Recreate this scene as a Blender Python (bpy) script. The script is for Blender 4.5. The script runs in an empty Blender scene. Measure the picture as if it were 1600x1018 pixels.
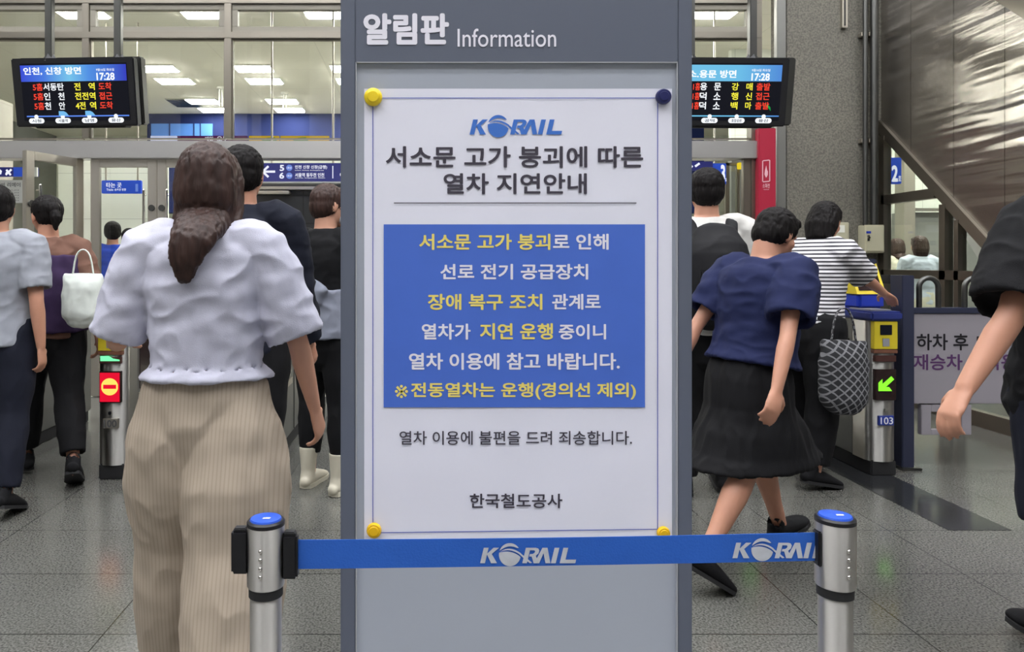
import bpy, bmesh, math, random
from mathutils import Vector as V, Matrix, Euler, noise
random.seed(7)
S = bpy.context.scene
C = S.collection
PI = math.pi
# ---------------------------------------------------------------- camera, world, exposure
F, CX, CY, CH = 1150.0, 660.0, 409.0, 1.28      # focal length and principal point in photo pixels, eye height
cam = bpy.data.cameras.new('camera'); camo = bpy.data.objects.new('camera', cam); C.objects.link(camo)
cam.sensor_width = 36; cam.lens = 36*F/1600; cam.shift_x = (800-CX)/1600; cam.shift_y = -(509-CY)/1600
cam.clip_start = .05; cam.clip_end = 100
camo.location = (0, 0, CH); camo.rotation_euler = (PI/2, 0, 0)
S.camera = camo
S.view_settings.view_transform = 'Standard'; S.view_settings.look = 'None'
S.view_settings.exposure = 0.0; S.view_settings.gamma = 1; S.view_settings.use_curve_mapping = False
S.cycles.use_denoising = True
S.cycles.max_bounces = 8; S.cycles.transparent_max_bounces = 16
S.cycles.sample_clamp_indirect = 6
w = bpy.data.worlds.new('world'); S.world = w; w.use_nodes = True
w.node_tree.nodes['Background'].inputs[0].default_value = (.80, .82, .80, 1)
w.node_tree.nodes['Background'].inputs[1].default_value = .16
LAMP = 16.5          # radiance of the ceiling panels

# ---------------------------------------------------------------- materials
def srgb(r, g, b):
    f = lambda c: (c/255/12.92) if c/255 <= .04045 else ((c/255+.055)/1.055)**2.4
    return (f(r), f(g), f(b), 1)
def mat(name, rgb, rough=.5, metal=0, nscale=0, namt=.15, bump=0, bscale=60, spec=.5, stretch=(1,1,1), emit=0, aniso=0, coat=0, sss=0):
    m = bpy.data.materials.new(name); m.use_nodes = True
    nt = m.node_tree; b = nt.nodes['Principled BSDF']; L = nt.links
    c = srgb(*rgb)
    b.inputs['Base Color'].default_value = c
    b.inputs['Roughness'].default_value = rough; b.inputs['Metallic'].default_value = metal
    b.inputs['Specular IOR Level'].default_value = spec
    b.inputs['Anisotropic'].default_value = aniso
    b.inputs['Coat Weight'].default_value = coat
    if sss:
        b.inputs['Subsurface Weight'].default_value = sss
        b.inputs['Subsurface Radius'].default_value = (.012, .005, .003)
    if emit:
        b.inputs['Emission Color'].default_value = c; b.inputs['Emission Strength'].default_value = emit
    if nscale or bump:
        tc = nt.nodes.new('ShaderNodeTexCoord'); mp = nt.nodes.new('ShaderNodeMapping')
        mp.inputs['Scale'].default_value = stretch
        L.new(tc.outputs['Object'], mp.inputs['Vector'])
    if nscale:
        n = nt.nodes.new('ShaderNodeTexNoise'); n.inputs['Scale'].default_value = nscale; n.inputs['Detail'].default_value = 6
        L.new(mp.outputs[0], n.inputs['Vector'])
        r = nt.nodes.new('ShaderNodeValToRGB')
        r.color_ramp.elements[0].position = .3; r.color_ramp.elements[1].position = .7
        r.color_ramp.elements[0].color = tuple(x*(1-namt) for x in c[:3])+(1,)
        r.color_ramp.elements[1].color = tuple(min(1, x*(1+namt)) for x in c[:3])+(1,)
        L.new(n.outputs['Fac'], r.inputs['Fac']); L.new(r.outputs['Color'], b.inputs['Base Color'])
    if bump:
        n2 = nt.nodes.new('ShaderNodeTexNoise'); n2.inputs['Scale'].default_value = bscale; n2.inputs['Detail'].default_value = 4
        L.new(mp.outputs[0], n2.inputs['Vector'])
        bp = nt.nodes.new('ShaderNodeBump'); bp.inputs['Strength'].default_value = bump; bp.inputs['Distance'].default_value = .01
        L.new(n2.outputs['Fac'], bp.inputs['Height']); L.new(bp.outputs[0], b.inputs['Normal'])
    return m
def glow(name, rgb, k=1.0):
    m = bpy.data.materials.new(name); m.use_nodes = True; nt = m.node_tree
    nt.nodes.remove(nt.nodes['Principled BSDF'])
    e = nt.nodes.new('ShaderNodeEmission'); e.inputs[0].default_value = srgb(*rgb); e.inputs[1].default_value = k
    nt.links.new(e.outputs[0], nt.nodes['Material Output'].inputs[0])
    return m
def glass_mat(name, tint=(.97,.985,.975), extra=.0):
    m = bpy.data.materials.new(name); m.use_nodes = True; nt = m.node_tree
    nt.nodes.remove(nt.nodes['Principled BSDF'])
    t = nt.nodes.new('ShaderNodeBsdfTransparent'); t.inputs[0].default_value = tint+(1,)
    g = nt.nodes.new('ShaderNodeBsdfGlossy'); g.inputs['Roughness'].default_value = .02
    fr = nt.nodes.new('ShaderNodeFresnel'); ge = nt.nodes.new('ShaderNodeNewGeometry')
    io = nt.nodes.new('ShaderNodeMapRange'); io.inputs['To Min'].default_value = 1.45; io.inputs['To Max'].default_value = 1/1.45
    nt.links.new(ge.outputs['Backfacing'], io.inputs['Value']); nt.links.new(io.outputs[0], fr.inputs[0])
    ad = nt.nodes.new('ShaderNodeMath'); ad.operation = 'ADD'; ad.inputs[1].default_value = extra; ad.use_clamp = True
    mx = nt.nodes.new('ShaderNodeMixShader')
    nt.links.new(fr.outputs[0], ad.inputs[0]); nt.links.new(ad.outputs[0], mx.inputs[0])
    nt.links.new(t.outputs[0], mx.inputs[1]); nt.links.new(g.outputs[0], mx.inputs[2])
    nt.links.new(mx.outputs[0], nt.nodes['Material Output'].inputs[0])
    return m
def stripes(name, a, b, period, duty=.5, axis='Z', rough=.8):
    m = mat(name, a, rough); nt = m.node_tree; L = nt.links
    tc = nt.nodes.new('ShaderNodeTexCoord'); sp = nt.nodes.new('ShaderNodeSeparateXYZ'); L.new(tc.outputs['Object'], sp.inputs[0])
    d = nt.nodes.new('ShaderNodeMath'); d.operation = 'DIVIDE'; d.inputs[1].default_value = period; L.new(sp.outputs[axis], d.inputs[0])
    f = nt.nodes.new('ShaderNodeMath'); f.operation = 'FRACT'; L.new(d.outputs[0], f.inputs[0])
    g = nt.nodes.new('ShaderNodeMath'); g.operation = 'LESS_THAN'; g.inputs[1].default_value = duty; L.new(f.outputs[0], g.inputs[0])
    mx = nt.nodes.new('ShaderNodeMix'); mx.data_type = 'RGBA'
    mx.inputs['A'].default_value = srgb(*a); mx.inputs['B'].default_value = srgb(*b)
    L.new(g.outputs[0], mx.inputs['Factor']); L.new(mx.outputs['Result'], nt.nodes['Principled BSDF'].inputs['Base Color'])
    return m
def plaid(name):
    m = mat(name, (30,30,34), .85); nt = m.node_tree; L = nt.links
    tc = nt.nodes.new('ShaderNodeTexCoord'); sp = nt.nodes.new('ShaderNodeSeparateXYZ'); L.new(tc.outputs['Object'], sp.inputs[0])
    def M(op, a, b):
        n = nt.nodes.new('ShaderNodeMath'); n.operation = op
        for i, q in enumerate((a, b)):
            if isinstance(q, (int, float)): n.inputs[i].default_value = q
            elif q is not None: L.new(q, n.inputs[i])
        return n.outputs[0]
    ax = M('ADD', sp.outputs['X'], sp.outputs['Y'])
    l1 = M('LESS_THAN', M('FRACT', M('DIVIDE', M('ADD', ax, sp.outputs['Z']), .05), None), .22)
    l2 = M('LESS_THAN', M('FRACT', M('DIVIDE', M('SUBTRACT', ax, sp.outputs['Z']), .05), None), .22)
    mx = nt.nodes.new('ShaderNodeMix'); mx.data_type = 'RGBA'
    mx.inputs['A'].default_value = srgb(34,34,38); mx.inputs['B'].default_value = srgb(120,120,124)
    L.new(M('MAXIMUM', l1, l2), mx.inputs['Factor']); L.new(mx.outputs['Result'], nt.nodes['Principled BSDF'].inputs['Base Color'])
    return m
def joints(name, rgb, px, py, w=.006, dark=.55, rough=.5, nscale=3, namt=.1, axes='XZ'):
    """plain stone or panel surface with straight joints"""
    m = mat(name, rgb, rough, nscale=nscale, namt=namt); nt = m.node_tree; L = nt.links; b = nt.nodes['Principled BSDF']
    src = b.inputs['Base Color'].links[0].from_socket
    tc = nt.nodes.new('ShaderNodeTexCoord'); sp = nt.nodes.new('ShaderNodeSeparateXYZ'); L.new(tc.outputs['Object'], sp.inputs[0])
    outs = []
    for ax, p in zip(axes, (px, py)):
        d = nt.nodes.new('ShaderNodeMath'); d.operation = 'DIVIDE'; d.inputs[1].default_value = p; L.new(sp.outputs[ax], d.inputs[0])
        f = nt.nodes.new('ShaderNodeMath'); f.operation = 'FRACT'; L.new(d.outputs[0], f.inputs[0])
        g = nt.nodes.new('ShaderNodeMath'); g.operation = 'LESS_THAN'; g.inputs[1].default_value = w/p; L.new(f.outputs[0], g.inputs[0])
        outs.append(g.outputs[0])
    mxm = nt.nodes.new('ShaderNodeMath'); mxm.operation = 'MAXIMUM'; L.new(outs[0], mxm.inputs[0]); L.new(outs[1], mxm.inputs[1])
    mx = nt.nodes.new('ShaderNodeMix'); mx.data_type = 'RGBA'; L.new(mxm.outputs[0], mx.inputs['Factor']); L.new(src, mx.inputs['A'])
    mx.inputs['B'].default_value = tuple(x*dark for x in srgb(*rgb)[:3])+(1,)
    L.new(mx.outputs['Result'], b.inputs['Base Color'])
    return m
def granite(name, rgb, rough, lines=True, amt=.45, sc=110):
    m = mat(name, rgb, rough); nt = m.node_tree; L = nt.links; b = nt.nodes['Principled BSDF']
    tc = nt.nodes.new('ShaderNodeTexCoord')
    vo = nt.nodes.new('ShaderNodeTexNoise'); vo.inputs['Scale'].default_value = sc; vo.inputs['Detail'].default_value = 3; L.new(tc.outputs['Object'], vo.inputs['Vector'])
    big = nt.nodes.new('ShaderNodeTexNoise'); big.inputs['Scale'].default_value = 1.3; big.inputs['Detail'].default_value = 5; L.new(tc.outputs['Object'], big.inputs['Vector'])
    c = srgb(*rgb)
    r = nt.nodes.new('ShaderNodeValToRGB'); e = r.color_ramp.elements
    e[0].position = .36; e[1].position = .62
    e[0].color = tuple(x*(1-amt) for x in c[:3])+(1,); e[1].color = tuple(x*(1+amt*.8) for x in c[:3])+(1,)
    L.new(vo.outputs['Fac'], r.inputs['Fac'])
    hs = nt.nodes.new('ShaderNodeMapRange'); hs.inputs['From Min'].default_value = .3; hs.inputs['From Max'].default_value = .7
    hs.inputs['To Min'].default_value = .86; hs.inputs['To Max'].default_value = 1.1; L.new(big.outputs['Fac'], hs.inputs['Value'])
    mu = nt.nodes.new('ShaderNodeMix'); mu.data_type = 'RGBA'; mu.blend_type = 'MULTIPLY'; mu.inputs['Factor'].default_value = 1
    L.new(r.outputs['Color'], mu.inputs['A']); L.new(hs.outputs[0], mu.inputs['B'])
    col = mu.outputs['Result']
    rr = nt.nodes.new('ShaderNodeMapRange'); rr.inputs['From Min'].default_value = .3; rr.inputs['From Max'].default_value = .7
    rr.inputs['To Min'].default_value = rough*.75; rr.inputs['To Max'].default_value = rough*1.3; L.new(big.outputs['Fac'], rr.inputs['Value'])
    L.new(rr.outputs[0], b.inputs['Roughness'])
    if lines:
        sp = nt.nodes.new('ShaderNodeSeparateXYZ'); L.new(tc.outputs['Object'], sp.inputs[0])
        o = []
        for ax, off, p in (('X', 1.1, .83), ('X', -1.70, 2.49), ('Y', -.08, .49)):
            a = nt.nodes.new('ShaderNodeMath'); a.operation = 'ADD'; a.inputs[1].default_value = off+p*40; L.new(sp.outputs[ax], a.inputs[0])
            d = nt.nodes.new('ShaderNodeMath'); d.operation = 'DIVIDE'; d.inputs[1].default_value = p; L.new(a.outputs[0], d.inputs[0])
            f = nt.nodes.new('ShaderNodeMath'); f.operation = 'FRACT'; L.new(d.outputs[0], f.inputs[0])
            g = nt.nodes.new('ShaderNodeMath'); g.operation = 'LESS_THAN'; g.inputs[1].default_value = .005/p; L.new(f.outputs[0], g.inputs[0])
            o.append(g.outputs[0])
        m1 = nt.nodes.new('ShaderNodeMath'); m1.operation = 'MAXIMUM'; L.new(o[0], m1.inputs[0]); L.new(o[1], m1.inputs[1])
        m2 = nt.nodes.new('ShaderNodeMath'); m2.operation = 'MAXIMUM'; L.new(m1.outputs[0], m2.inputs[0]); L.new(o[2], m2.inputs[1])
        mx = nt.nodes.new('ShaderNodeMix'); mx.data_type = 'RGBA'; L.new(m2.outputs[0], mx.inputs['Factor']); L.new(col, mx.inputs['A'])
        mx.inputs['B'].default_value = srgb(40,40,38)
        col = mx.outputs['Result']
    L.new(col, b.inputs['Base Color'])
    return m
M = dict(
    floor=granite('granite_floor', (92,92,88), .15, True, .5, 125), strip=granite('dark_granite', (40,41,43), .14, False, .2),
    concrete=granite('pebbled_concrete', (106,103,94), .75, False, .3, 60),
    steel=mat('brushed_steel', (204,198,188), .34, 1, bump=.02, bscale=40, stretch=(1,1,14)),
    steelv=mat('polished_steel', (212,209,205), .07, 1), hallwall=stripes('hall_wall_reflection_bands', (232,230,226), (14,14,17), 2.3, .6, 'X', .6), hallside=stripes('hall_side_reflection_bands', (196,194,188), (22,22,25), 2.1, .55, 'Y', .6),  # hall walls: made-up light and dark bands for the steel to reflect
    framesteel=mat('window_frame_steel', (140,134,124), .36, 1),
    darksteel=mat('dark_steel', (92,92,90), .35, .9),
    gatepanel=mat('gate_panel_steel', (142,142,138), .4, .75, nscale=2, namt=.06),
    beam=mat('header_beam_steel', (214,212,211), .33, 1, bump=.03, bscale=2.2, stretch=(3,1,.2)),
    sframe=mat('pale_frame_paint', (138,133,121), .5),
    glass=glass_mat('clear_glass'), glassd=glass_mat('greenish_glass', (.92,.95,.93), .005),
    ceil=joints('ceiling_panel', (226,224,212), 1.51, 1.3, .012, .85, .8, 1, .03, 'XY'), farfloor=joints('pale_stone_floor', (176,174,164), .6, .6, .004, .6, .12, 4, .06, 'XY'),
    lamp=glow('lamp_panel', (250,251,254), LAMP), lampfar=glow('concourse_lamp_panel', (255,252,244), LAMP*4.2),
    stone=joints('stone_cladding', (160,156,144), .8, .45, .008, .75, .6, 5, .08),
    whitewall=joints('white_panel_wall', (226,230,218), .9, .62, .008, .7, .5, 1, .02),
    dim=mat('grey_wall_paint', (128,130,126), .7, nscale=2, namt=.06),
    darkwall=joints('dark_shutter', (48,49,54), .75, .35, .02, .5, .5, 2, .1),
    board=mat('board_grey_paint', (98,104,119), .42, .1), boardface=mat('board_pale_face', (176,182,194), .35, .05),
    edge=mat('board_light_edge', (186,188,192), .4, .3),
    paper=mat('poster_paper', (234,234,247), .55, nscale=5, namt=.012), ink=mat('poster_ink', (62,57,70), .6), blueprint=mat('poster_blue', (74,112,208), .5, nscale=8, namt=.04),
    blueline=mat('poster_blue_line', (72,86,180), .6), logoblue=mat('logo_blue', (62,116,205), .5), white=mat('white_print', (238,236,246), .55),
    yellowprint=mat('yellow_print', (241,224,116), .55),
    magnety=mat('yellow_plastic', (246,214,40), .3), magnetd=mat('amber_plastic', (232,184,20), .3), magnetb=mat('navy_plastic', (34,38,92), .3),
    belt=mat('blue_webbing', (38,98,196), .7, bump=.12, bscale=260, nscale=9, namt=.06), beltlogo=mat('belt_grey_print', (196,200,208), .7, nscale=60, namt=.08),
    black=mat('black_plastic', (22,22,26), .4), rubber=mat('black_rubber', (30,30,32), .75), capblue=mat('cap_blue', (42,84,190), .3),
    navy=mat('navy_sign', (36,40,112), .35, emit=.35), signblue=mat('blue_sign', (34,70,178), .35, emit=.5), signwhite=glow('sign_white', (240,243,255), 1.0),
    signpale=glow('sign_line_badge', (120,150,235), .8),
    screen=mat('screen_black', (9,10,18), .4, emit=.8, spec=.2), hdrblue=glow('screen_blue_header', (66,112,226), 1.0), hdrcyan=glow('screen_cyan_header', (92,176,226), 1.0),
    hdrmid=glow('screen_pale_blue', (96,170,240), 1.0), tw=glow('screen_white', (245,250,255), 1.1), tr=glow('screen_red', (238,70,52), 1.1), ty=glow('screen_yellow', (246,236,70), 1.1), tg=glow('screen_green', (30,170,80), .9),
    tline=glow('screen_route_line', (96,140,240), 1), tcy=glow('screen_train_blue', (120,190,240), 1), tink=mat('pill_ink', (50,50,70), .5),
    gateblue=mat('gate_blue_cover', (40,52,120), .35), termblue=mat('terminal_blue', (34,58,170), .35), gateyellow=mat('gate_yellow', (206,186,42), .4),
    led=mat('led_window', (40,26,26), .15), ledred=glow('led_red', (224,20,50), 1.1), ledyel=glow('led_amber', (255,196,90), 1.5), ledgrn=glow('led_green', (130,245,50), 1.5), ledmint=glow('led_mint', (120,255,170), 1.3),
    brownlabel=mat('brown_label', (110,70,52), .5), slot=mat('card_slot', (70,40,36), .4), plateblue=mat('number_plate', (44,62,150), .4),
    pad=mat('reader_pad', (142,142,146), .35), bar=glow('terminal_lamp', (255,250,235), 2.0),
    fencepanel=mat('fence_panel', (140,135,142), .5), fencenavy=mat('fence_navy_steel', (58,62,84), .35, .4), purple=mat('purple_print', (82,52,92), .7, spec=.2), fink=mat('fence_ink', (30,28,33), .7, spec=.2),
    red=mat('hydrant_red', (158,28,54), .4), redline=mat('hydrant_print', (214,170,178), .4),
    boxpaint=mat('cream_box_paint', (186,182,156), .45), paperlabel=mat('box_paper', (222,222,212), .6),
    yellowsign=glow('yellow_sign', (240,214,50), .9), poster_y=glow('yellow_billboard', (216,176,44), .75), poster_p=glow('plum_billboard', (104,34,92), .5), poster_l=glow('pale_billboard', (200,206,236), .9), poster_g=glow('green_billboard', (110,150,60), .7),
    fascia=mat('blue_fascia', (16,28,72), .75, spec=.2, emit=.1), shopglass=mat('blue_shop_glass', (64,104,164), .2, emit=.35),
    noticepaper=mat('notice_paper', (190,190,188), .6), inkgrey=mat('notice_ink', (80,80,84), .6),
    vent=mat('vent_grey', (150,150,145), .6), whitepaint=mat('white_paint', (226,226,218), .5),
)
def gradient(name, cols):
    m = glow(name, (0,0,0)); nt = m.node_tree; tc = nt.nodes.new('ShaderNodeTexCoord'); sp = nt.nodes.new('ShaderNodeSeparateXYZ'); nt.links.new(tc.outputs['Generated'], sp.inputs[0])
    rp = nt.nodes.new('ShaderNodeValToRGB'); e = rp.color_ramp.elements
    while len(e) < len(cols): e.new(.5)
    for i, c in enumerate(cols): e[i].position = c[0]; e[i].color = srgb(*c[1])
    nt.links.new(sp.outputs['X'], rp.inputs[0]); nt.links.new(rp.outputs[0], [n for n in nt.nodes if n.type == 'EMISSION'][0].inputs[0]); return m
M['hdrblue'] = gradient('screen_blue_title', ((0, (62,80,214)), (.22, (78,126,226)), (.46, (120,196,236)), (.64, (84,146,228)), (1, (58,66,190))))
M['hdrcyan'] = gradient('screen_cyan_title', ((0, (118,196,232)), (.6, (110,190,232)), (1, (84,140,216))))
# cladding: sheet with horizontal smear from vertical brushing and a slow buckle
cl = mat('rippled_stainless', (170,165,158), .25, 1, aniso=1.0); nt = cl.node_tree; b = nt.nodes['Principled BSDF']
tg = nt.nodes.new('ShaderNodeTangent'); tg.direction_type = 'UV_MAP'; tg.uv_map = 'UVMap'; nt.links.new(tg.outputs[0], b.inputs['Tangent'])
tc = nt.nodes.new('ShaderNodeTexCoord'); prev = None
for sc_, d_ in (((1,.8,10), .0085), ((1,2.2,24), .0007)):
    mp = nt.nodes.new('ShaderNodeMapping'); mp.inputs['Scale'].default_value = sc_; nt.links.new(tc.outputs['Object'], mp.inputs['Vector'])
    n = nt.nodes.new('ShaderNodeTexNoise'); n.inputs['Scale'].default_value = 1; n.inputs['Detail'].default_value = 1; nt.links.new(mp.outputs[0], n.inputs['Vector'])
    bp = nt.nodes.new('ShaderNodeBump'); bp.inputs['Strength'].default_value = 1; bp.inputs['Distance'].default_value = d_
    nt.links.new(n.outputs['Fac'], bp.inputs['Height'])
    if prev: nt.links.new(prev.outputs[0], bp.inputs['Normal'])
    prev = bp
nt.links.new(prev.outputs[0], b.inputs['Normal'])
M['clad'] = cl
def brushed(name, rgb, rough, an):
    m = mat(name, rgb, rough, 1, aniso=an); nt = m.node_tree; t = nt.nodes.new('ShaderNodeTangent'); t.direction_type = 'RADIAL'; t.axis = 'Z'
    nt.links.new(t.outputs[0], nt.nodes['Principled BSDF'].inputs['Tangent']); nt.nodes['Principled BSDF'].inputs['Anisotropic Rotation'].default_value = .25; return m
M['post'] = brushed('brushed_post_steel', (210,207,203), .5, 1.0)
M['column'] = brushed('brushed_column_steel', (192,190,186), .5, 1.0)

# ---------------------------------------------------------------- helpers
def P(px, py, Y):            # photo pixel on the plane at depth Y -> world
    return V(((px-CX)*Y/F, Y, CH+(CY-py)*Y/F))
def X_(px, Y): return (px-CX)*Y/F
def Z_(py, Y): return CH+(CY-py)*Y/F
class MB:
    def __init__(s): s.bm = bmesh.new(); s.mi = 0
    def _f(s, vs):
        try: f = s.bm.faces.new(vs); f.material_index = s.mi; return f
        except ValueError: return None
    def box(s, x0, x1, y0, y1, z0, z1, bev=0, seg=2):
        r = bmesh.ops.create_cube(s.bm, size=1)
        vs = r['verts']
        for v in vs: v.co = V(((x0+x1)/2+v.co.x*(x1-x0), (y0+y1)/2+v.co.y*(y1-y0), (z0+z1)/2+v.co.z*(z1-z0)))
        fs = {f for v in vs for f in v.link_faces}
        for f in fs: f.material_index = s.mi
        if bev:
            es = list({e for v in vs for e in v.link_edges})
            bmesh.ops.bevel(s.bm, geom=es, offset=bev, segments=seg, affect='EDGES', material=-1)
        return s
    def prism(s, pts, d):        # polygon extruded by vector d
        a = [s.bm.verts.new(p) for p in pts]; d = V(d); b = [s.bm.verts.new(V(p)+d) for p in pts]
        n = len(a)
        f1 = s._f(a); f2 = s._f(b[::-1])
        for i in range(n): s._f([a[(i+1) % n], a[i], b[i], b[(i+1) % n]])
        bmesh.ops.recalc_face_normals(s.bm, faces=[f for f in {f for v in a+b for f in v.link_faces}])
        return s
    def flat(s, pts):
        f = s._f([s.bm.verts.new(p) for p in pts]); return s
    def rect(s, x0, y0, x1, y1, Y, e=0):
        return s.flat([P(x0,y1,Y)-V((0,e,0)), P(x1,y1,Y)-V((0,e,0)), P(x1,y0,Y)-V((0,e,0)), P(x0,y0,Y)-V((0,e,0))])
    def prect(s, x0, y0, x1, y1, Y, d, bev=0):    # box whose front face fills a pixel rectangle at depth Y
        a, b_ = P(x0, y1, Y), P(x1, y0, Y)
        return s.box(a.x, b_.x, Y, Y+d, a.z, b_.z, bev)
    def tube(s, pts, rad, n=16, side=None, cap='round', sub=1, cap0=None):
        pts = [V(p) for p in pts]; rad = [(r, r) if isinstance(r, (int, float)) else r for r in rad]
        if sub > 1:
            q, rr = [], []
            N = len(pts)
            for i in range(N-1):
                p0, p1, p2, p3 = pts[max(i-1,0)], pts[i], pts[i+1], pts[min(i+2,N-1)]
                for k in range(sub):
                    t = k/sub; t2 = t*t; t3 = t2*t
                    q.append(.5*((2*p1)+(p2-p0)*t+(2*p0-5*p1+4*p2-p3)*t2+(3*p1-p0-3*p2+p3)*t3))
                    u = t*t*(3-2*t)
                    rr.append(tuple(rad[i][j]*(1-u)+rad[i+1][j]*u for j in (0,1)))
            q.append(pts[-1]); rr.append(rad[-1]); pts, rad = q, rr
        N = len(pts)
        sd = V(side) if side is not None else None
        rings = []
        fr = []
        for i in range(N):
            t = (pts[min(i+1,N-1)]-pts[max(i-1,0)]).normalized()
            if sd is None: sd = V((1,0,0)) if abs(t.x) < .8 else V((0,1,0))
            a = sd-t*sd.dot(t)
            if a.length < 1e-4: a = t.orthogonal()
            a.normalize(); b = t.cross(a)
            if side is None: sd = a
            fr.append((t, a, b))
        def ring(c, a, b, ra, rb): return [s.bm.verts.new(c+a*(ra*math.cos(2*PI*k/n))+b*(rb*math.sin(2*PI*k/n))) for k in range(n)]
        def capr(i, sg, mode):
            t, a, b = fr[i]; c = pts[i]; ra, rb = rad[i]; m = min(ra, rb)
            if mode == 'round': return [ring(c+t*sg*m*.5, a, b, ra*.866, rb*.866), ring(c+t*sg*m*.87, a, b, ra*.5, rb*.5)], c+t*sg*m
            if mode == 'recess': return [ring(c, a, b, ra*.86, rb*.86), ring(c-t*sg*.035, a, b, ra*.8, rb*.8)], c-t*sg*.036
            return [], c
        c0, e0 = capr(0, -1, cap0 or cap); c1, e1 = capr(N-1, 1, cap)
        rings = c0[::-1]+[ring(pts[i], fr[i][1], fr[i][2], *rad[i]) for i in range(N)]+c1
        for i in range(len(rings)-1):
            for k in range(n): s._f([rings[i][k], rings[i][(k+1) % n], rings[i+1][(k+1) % n], rings[i+1][k]])
        v0 = s.bm.verts.new(e0); v1 = s.bm.verts.new(e1)
        for k in range(n):
            s._f([rings[0][(k+1) % n], rings[0][k], v0]); s._f([rings[-1][k], rings[-1][(k+1) % n], v1])
        return s
    def ell(s, c, r, R=None, u=20, v=12):
        q = bmesh.ops.create_uvsphere(s.bm, u_segments=u, v_segments=v, radius=1)
        for x in q['verts']:
            p = V((x.co.x*r[0], x.co.y*r[1], x.co.z*r[2]))
            if R is not None: p = R @ p
            x.co = p+V(c)
        for f in {f for x in q['verts'] for f in x.link_faces}: f.material_index = s.mi
        return s
    def cyl(s, c, r, h, n=32, r2=None, axis='Z'):     # centre of the base, along axis
        ax = {'Z': V((0,0,1)), 'Y': V((0,1,0)), 'X': V((1,0,0))}[axis]
        return s.tube([V(c), V(c)+ax*h], [r, r if r2 is None else r2], n, cap='flat')
    def build(s, name, m, parent=None, sharp=.6, local=False):
        me = bpy.data.meshes.new(name)
        if parent is not None and not local:
            rt = parent
            while rt.parent: rt = rt.parent
            for v in s.bm.verts: v.co -= rt.location
        s.bm.to_mesh(me); s.bm.free()
        for x in (m if isinstance(m, (list, tuple)) else [m]): me.materials.append(M[x] if isinstance(x, str) else x)
        if len(me.polygons):
            me.polygons.foreach_set('use_smooth', [True]*len(me.polygons))
            me.set_sharp_from_angle(angle=sharp)
        o = bpy.data.objects.new(name, me); C.objects.link(o)
        if parent is not None: o.parent = parent
        return o
def tag(o, label, cat, group=None, kind=None):
    o['label'] = label; o['category'] = cat
    if group: o['group'] = group
    if kind: o['kind'] = kind
    return o
def empty(name, loc, label=None, cat=None, group=None):
    o = bpy.data.objects.new(name, None); C.objects.link(o); o.location = loc; o.empty_display_size = .1
    if label: tag(o, label, cat, group)
    return o
def structure(o): o['kind'] = 'structure'; return o
def dup(o, loc=None, label=None, parent=None):
    c = o.copy(); C.objects.link(c)
    if parent is not None: c.parent = parent
    for ch in list(o.children): dup(ch, parent=c)
    if loc is not None: c.location = loc
    if label: c['label'] = label
    return c
def txt(s, x0, y0, x1, y1, Y, m, name, parent, bold=.015, e=.0015):
    """one line of lettering fitted to a pixel rectangle on the plane at depth Y"""
    cu = bpy.data.curves.new('t', 'FONT'); cu.body = s; cu.resolution_u = 4
    ob = bpy.data.objects.new('t', cu); C.objects.link(ob)
    dg = bpy.context.evaluated_depsgraph_get(); me = bpy.data.meshes.new_from_object(ob.evaluated_get(dg))
    bpy.data.objects.remove(ob); bpy.data.curves.remove(cu)
    if bold:            # heavier weight: the outline thickened by layered copies a few hundredths of a millimetre apart
        vs = [v.co.copy() for v in me.vertices]; fs = [list(p.vertices) for p in me.polygons]; nv = len(vs); av, af = [], []
        dirs = [(0, 0)]+[(math.cos(2*PI*k/8), math.sin(2*PI*k/8)) for k in range(8)]
        for k, (a, b_) in enumerate(dirs):
            av += [v+V((a*bold, b_*bold, k*.001)) for v in vs]; af += [[i+k*nv for i in f] for f in fs]
        m2 = bpy.data.meshes.new('t'); m2.from_pydata(av, [], af); bpy.data.meshes.remove(me); me = m2
    xs = [v.co.x for v in me.vertices]; ys = [v.co.y for v in me.vertices]
    if not xs: return None
    ax, bx, ay, by = min(xs), max(xs), min(ys), max(ys)
    off = V((0,0,0))
    if parent is not None:
        rt = parent
        while rt.parent: rt = rt.parent
        off = rt.location
    for v in me.vertices:
        p = P(x0+(v.co.x-ax)/max(bx-ax,1e-6)*(x1-x0), y1+(v.co.y-ay)/max(by-ay,1e-6)*(y0-y1), Y)
        v.co = V((p.x, Y-e-v.co.z*.03, p.z))-off
    me.materials.clear(); me.materials.append(M[m]); me.name = name
    o = bpy.data.objects.new(name, me); C.objects.link(o); o.parent = parent
    return o
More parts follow.
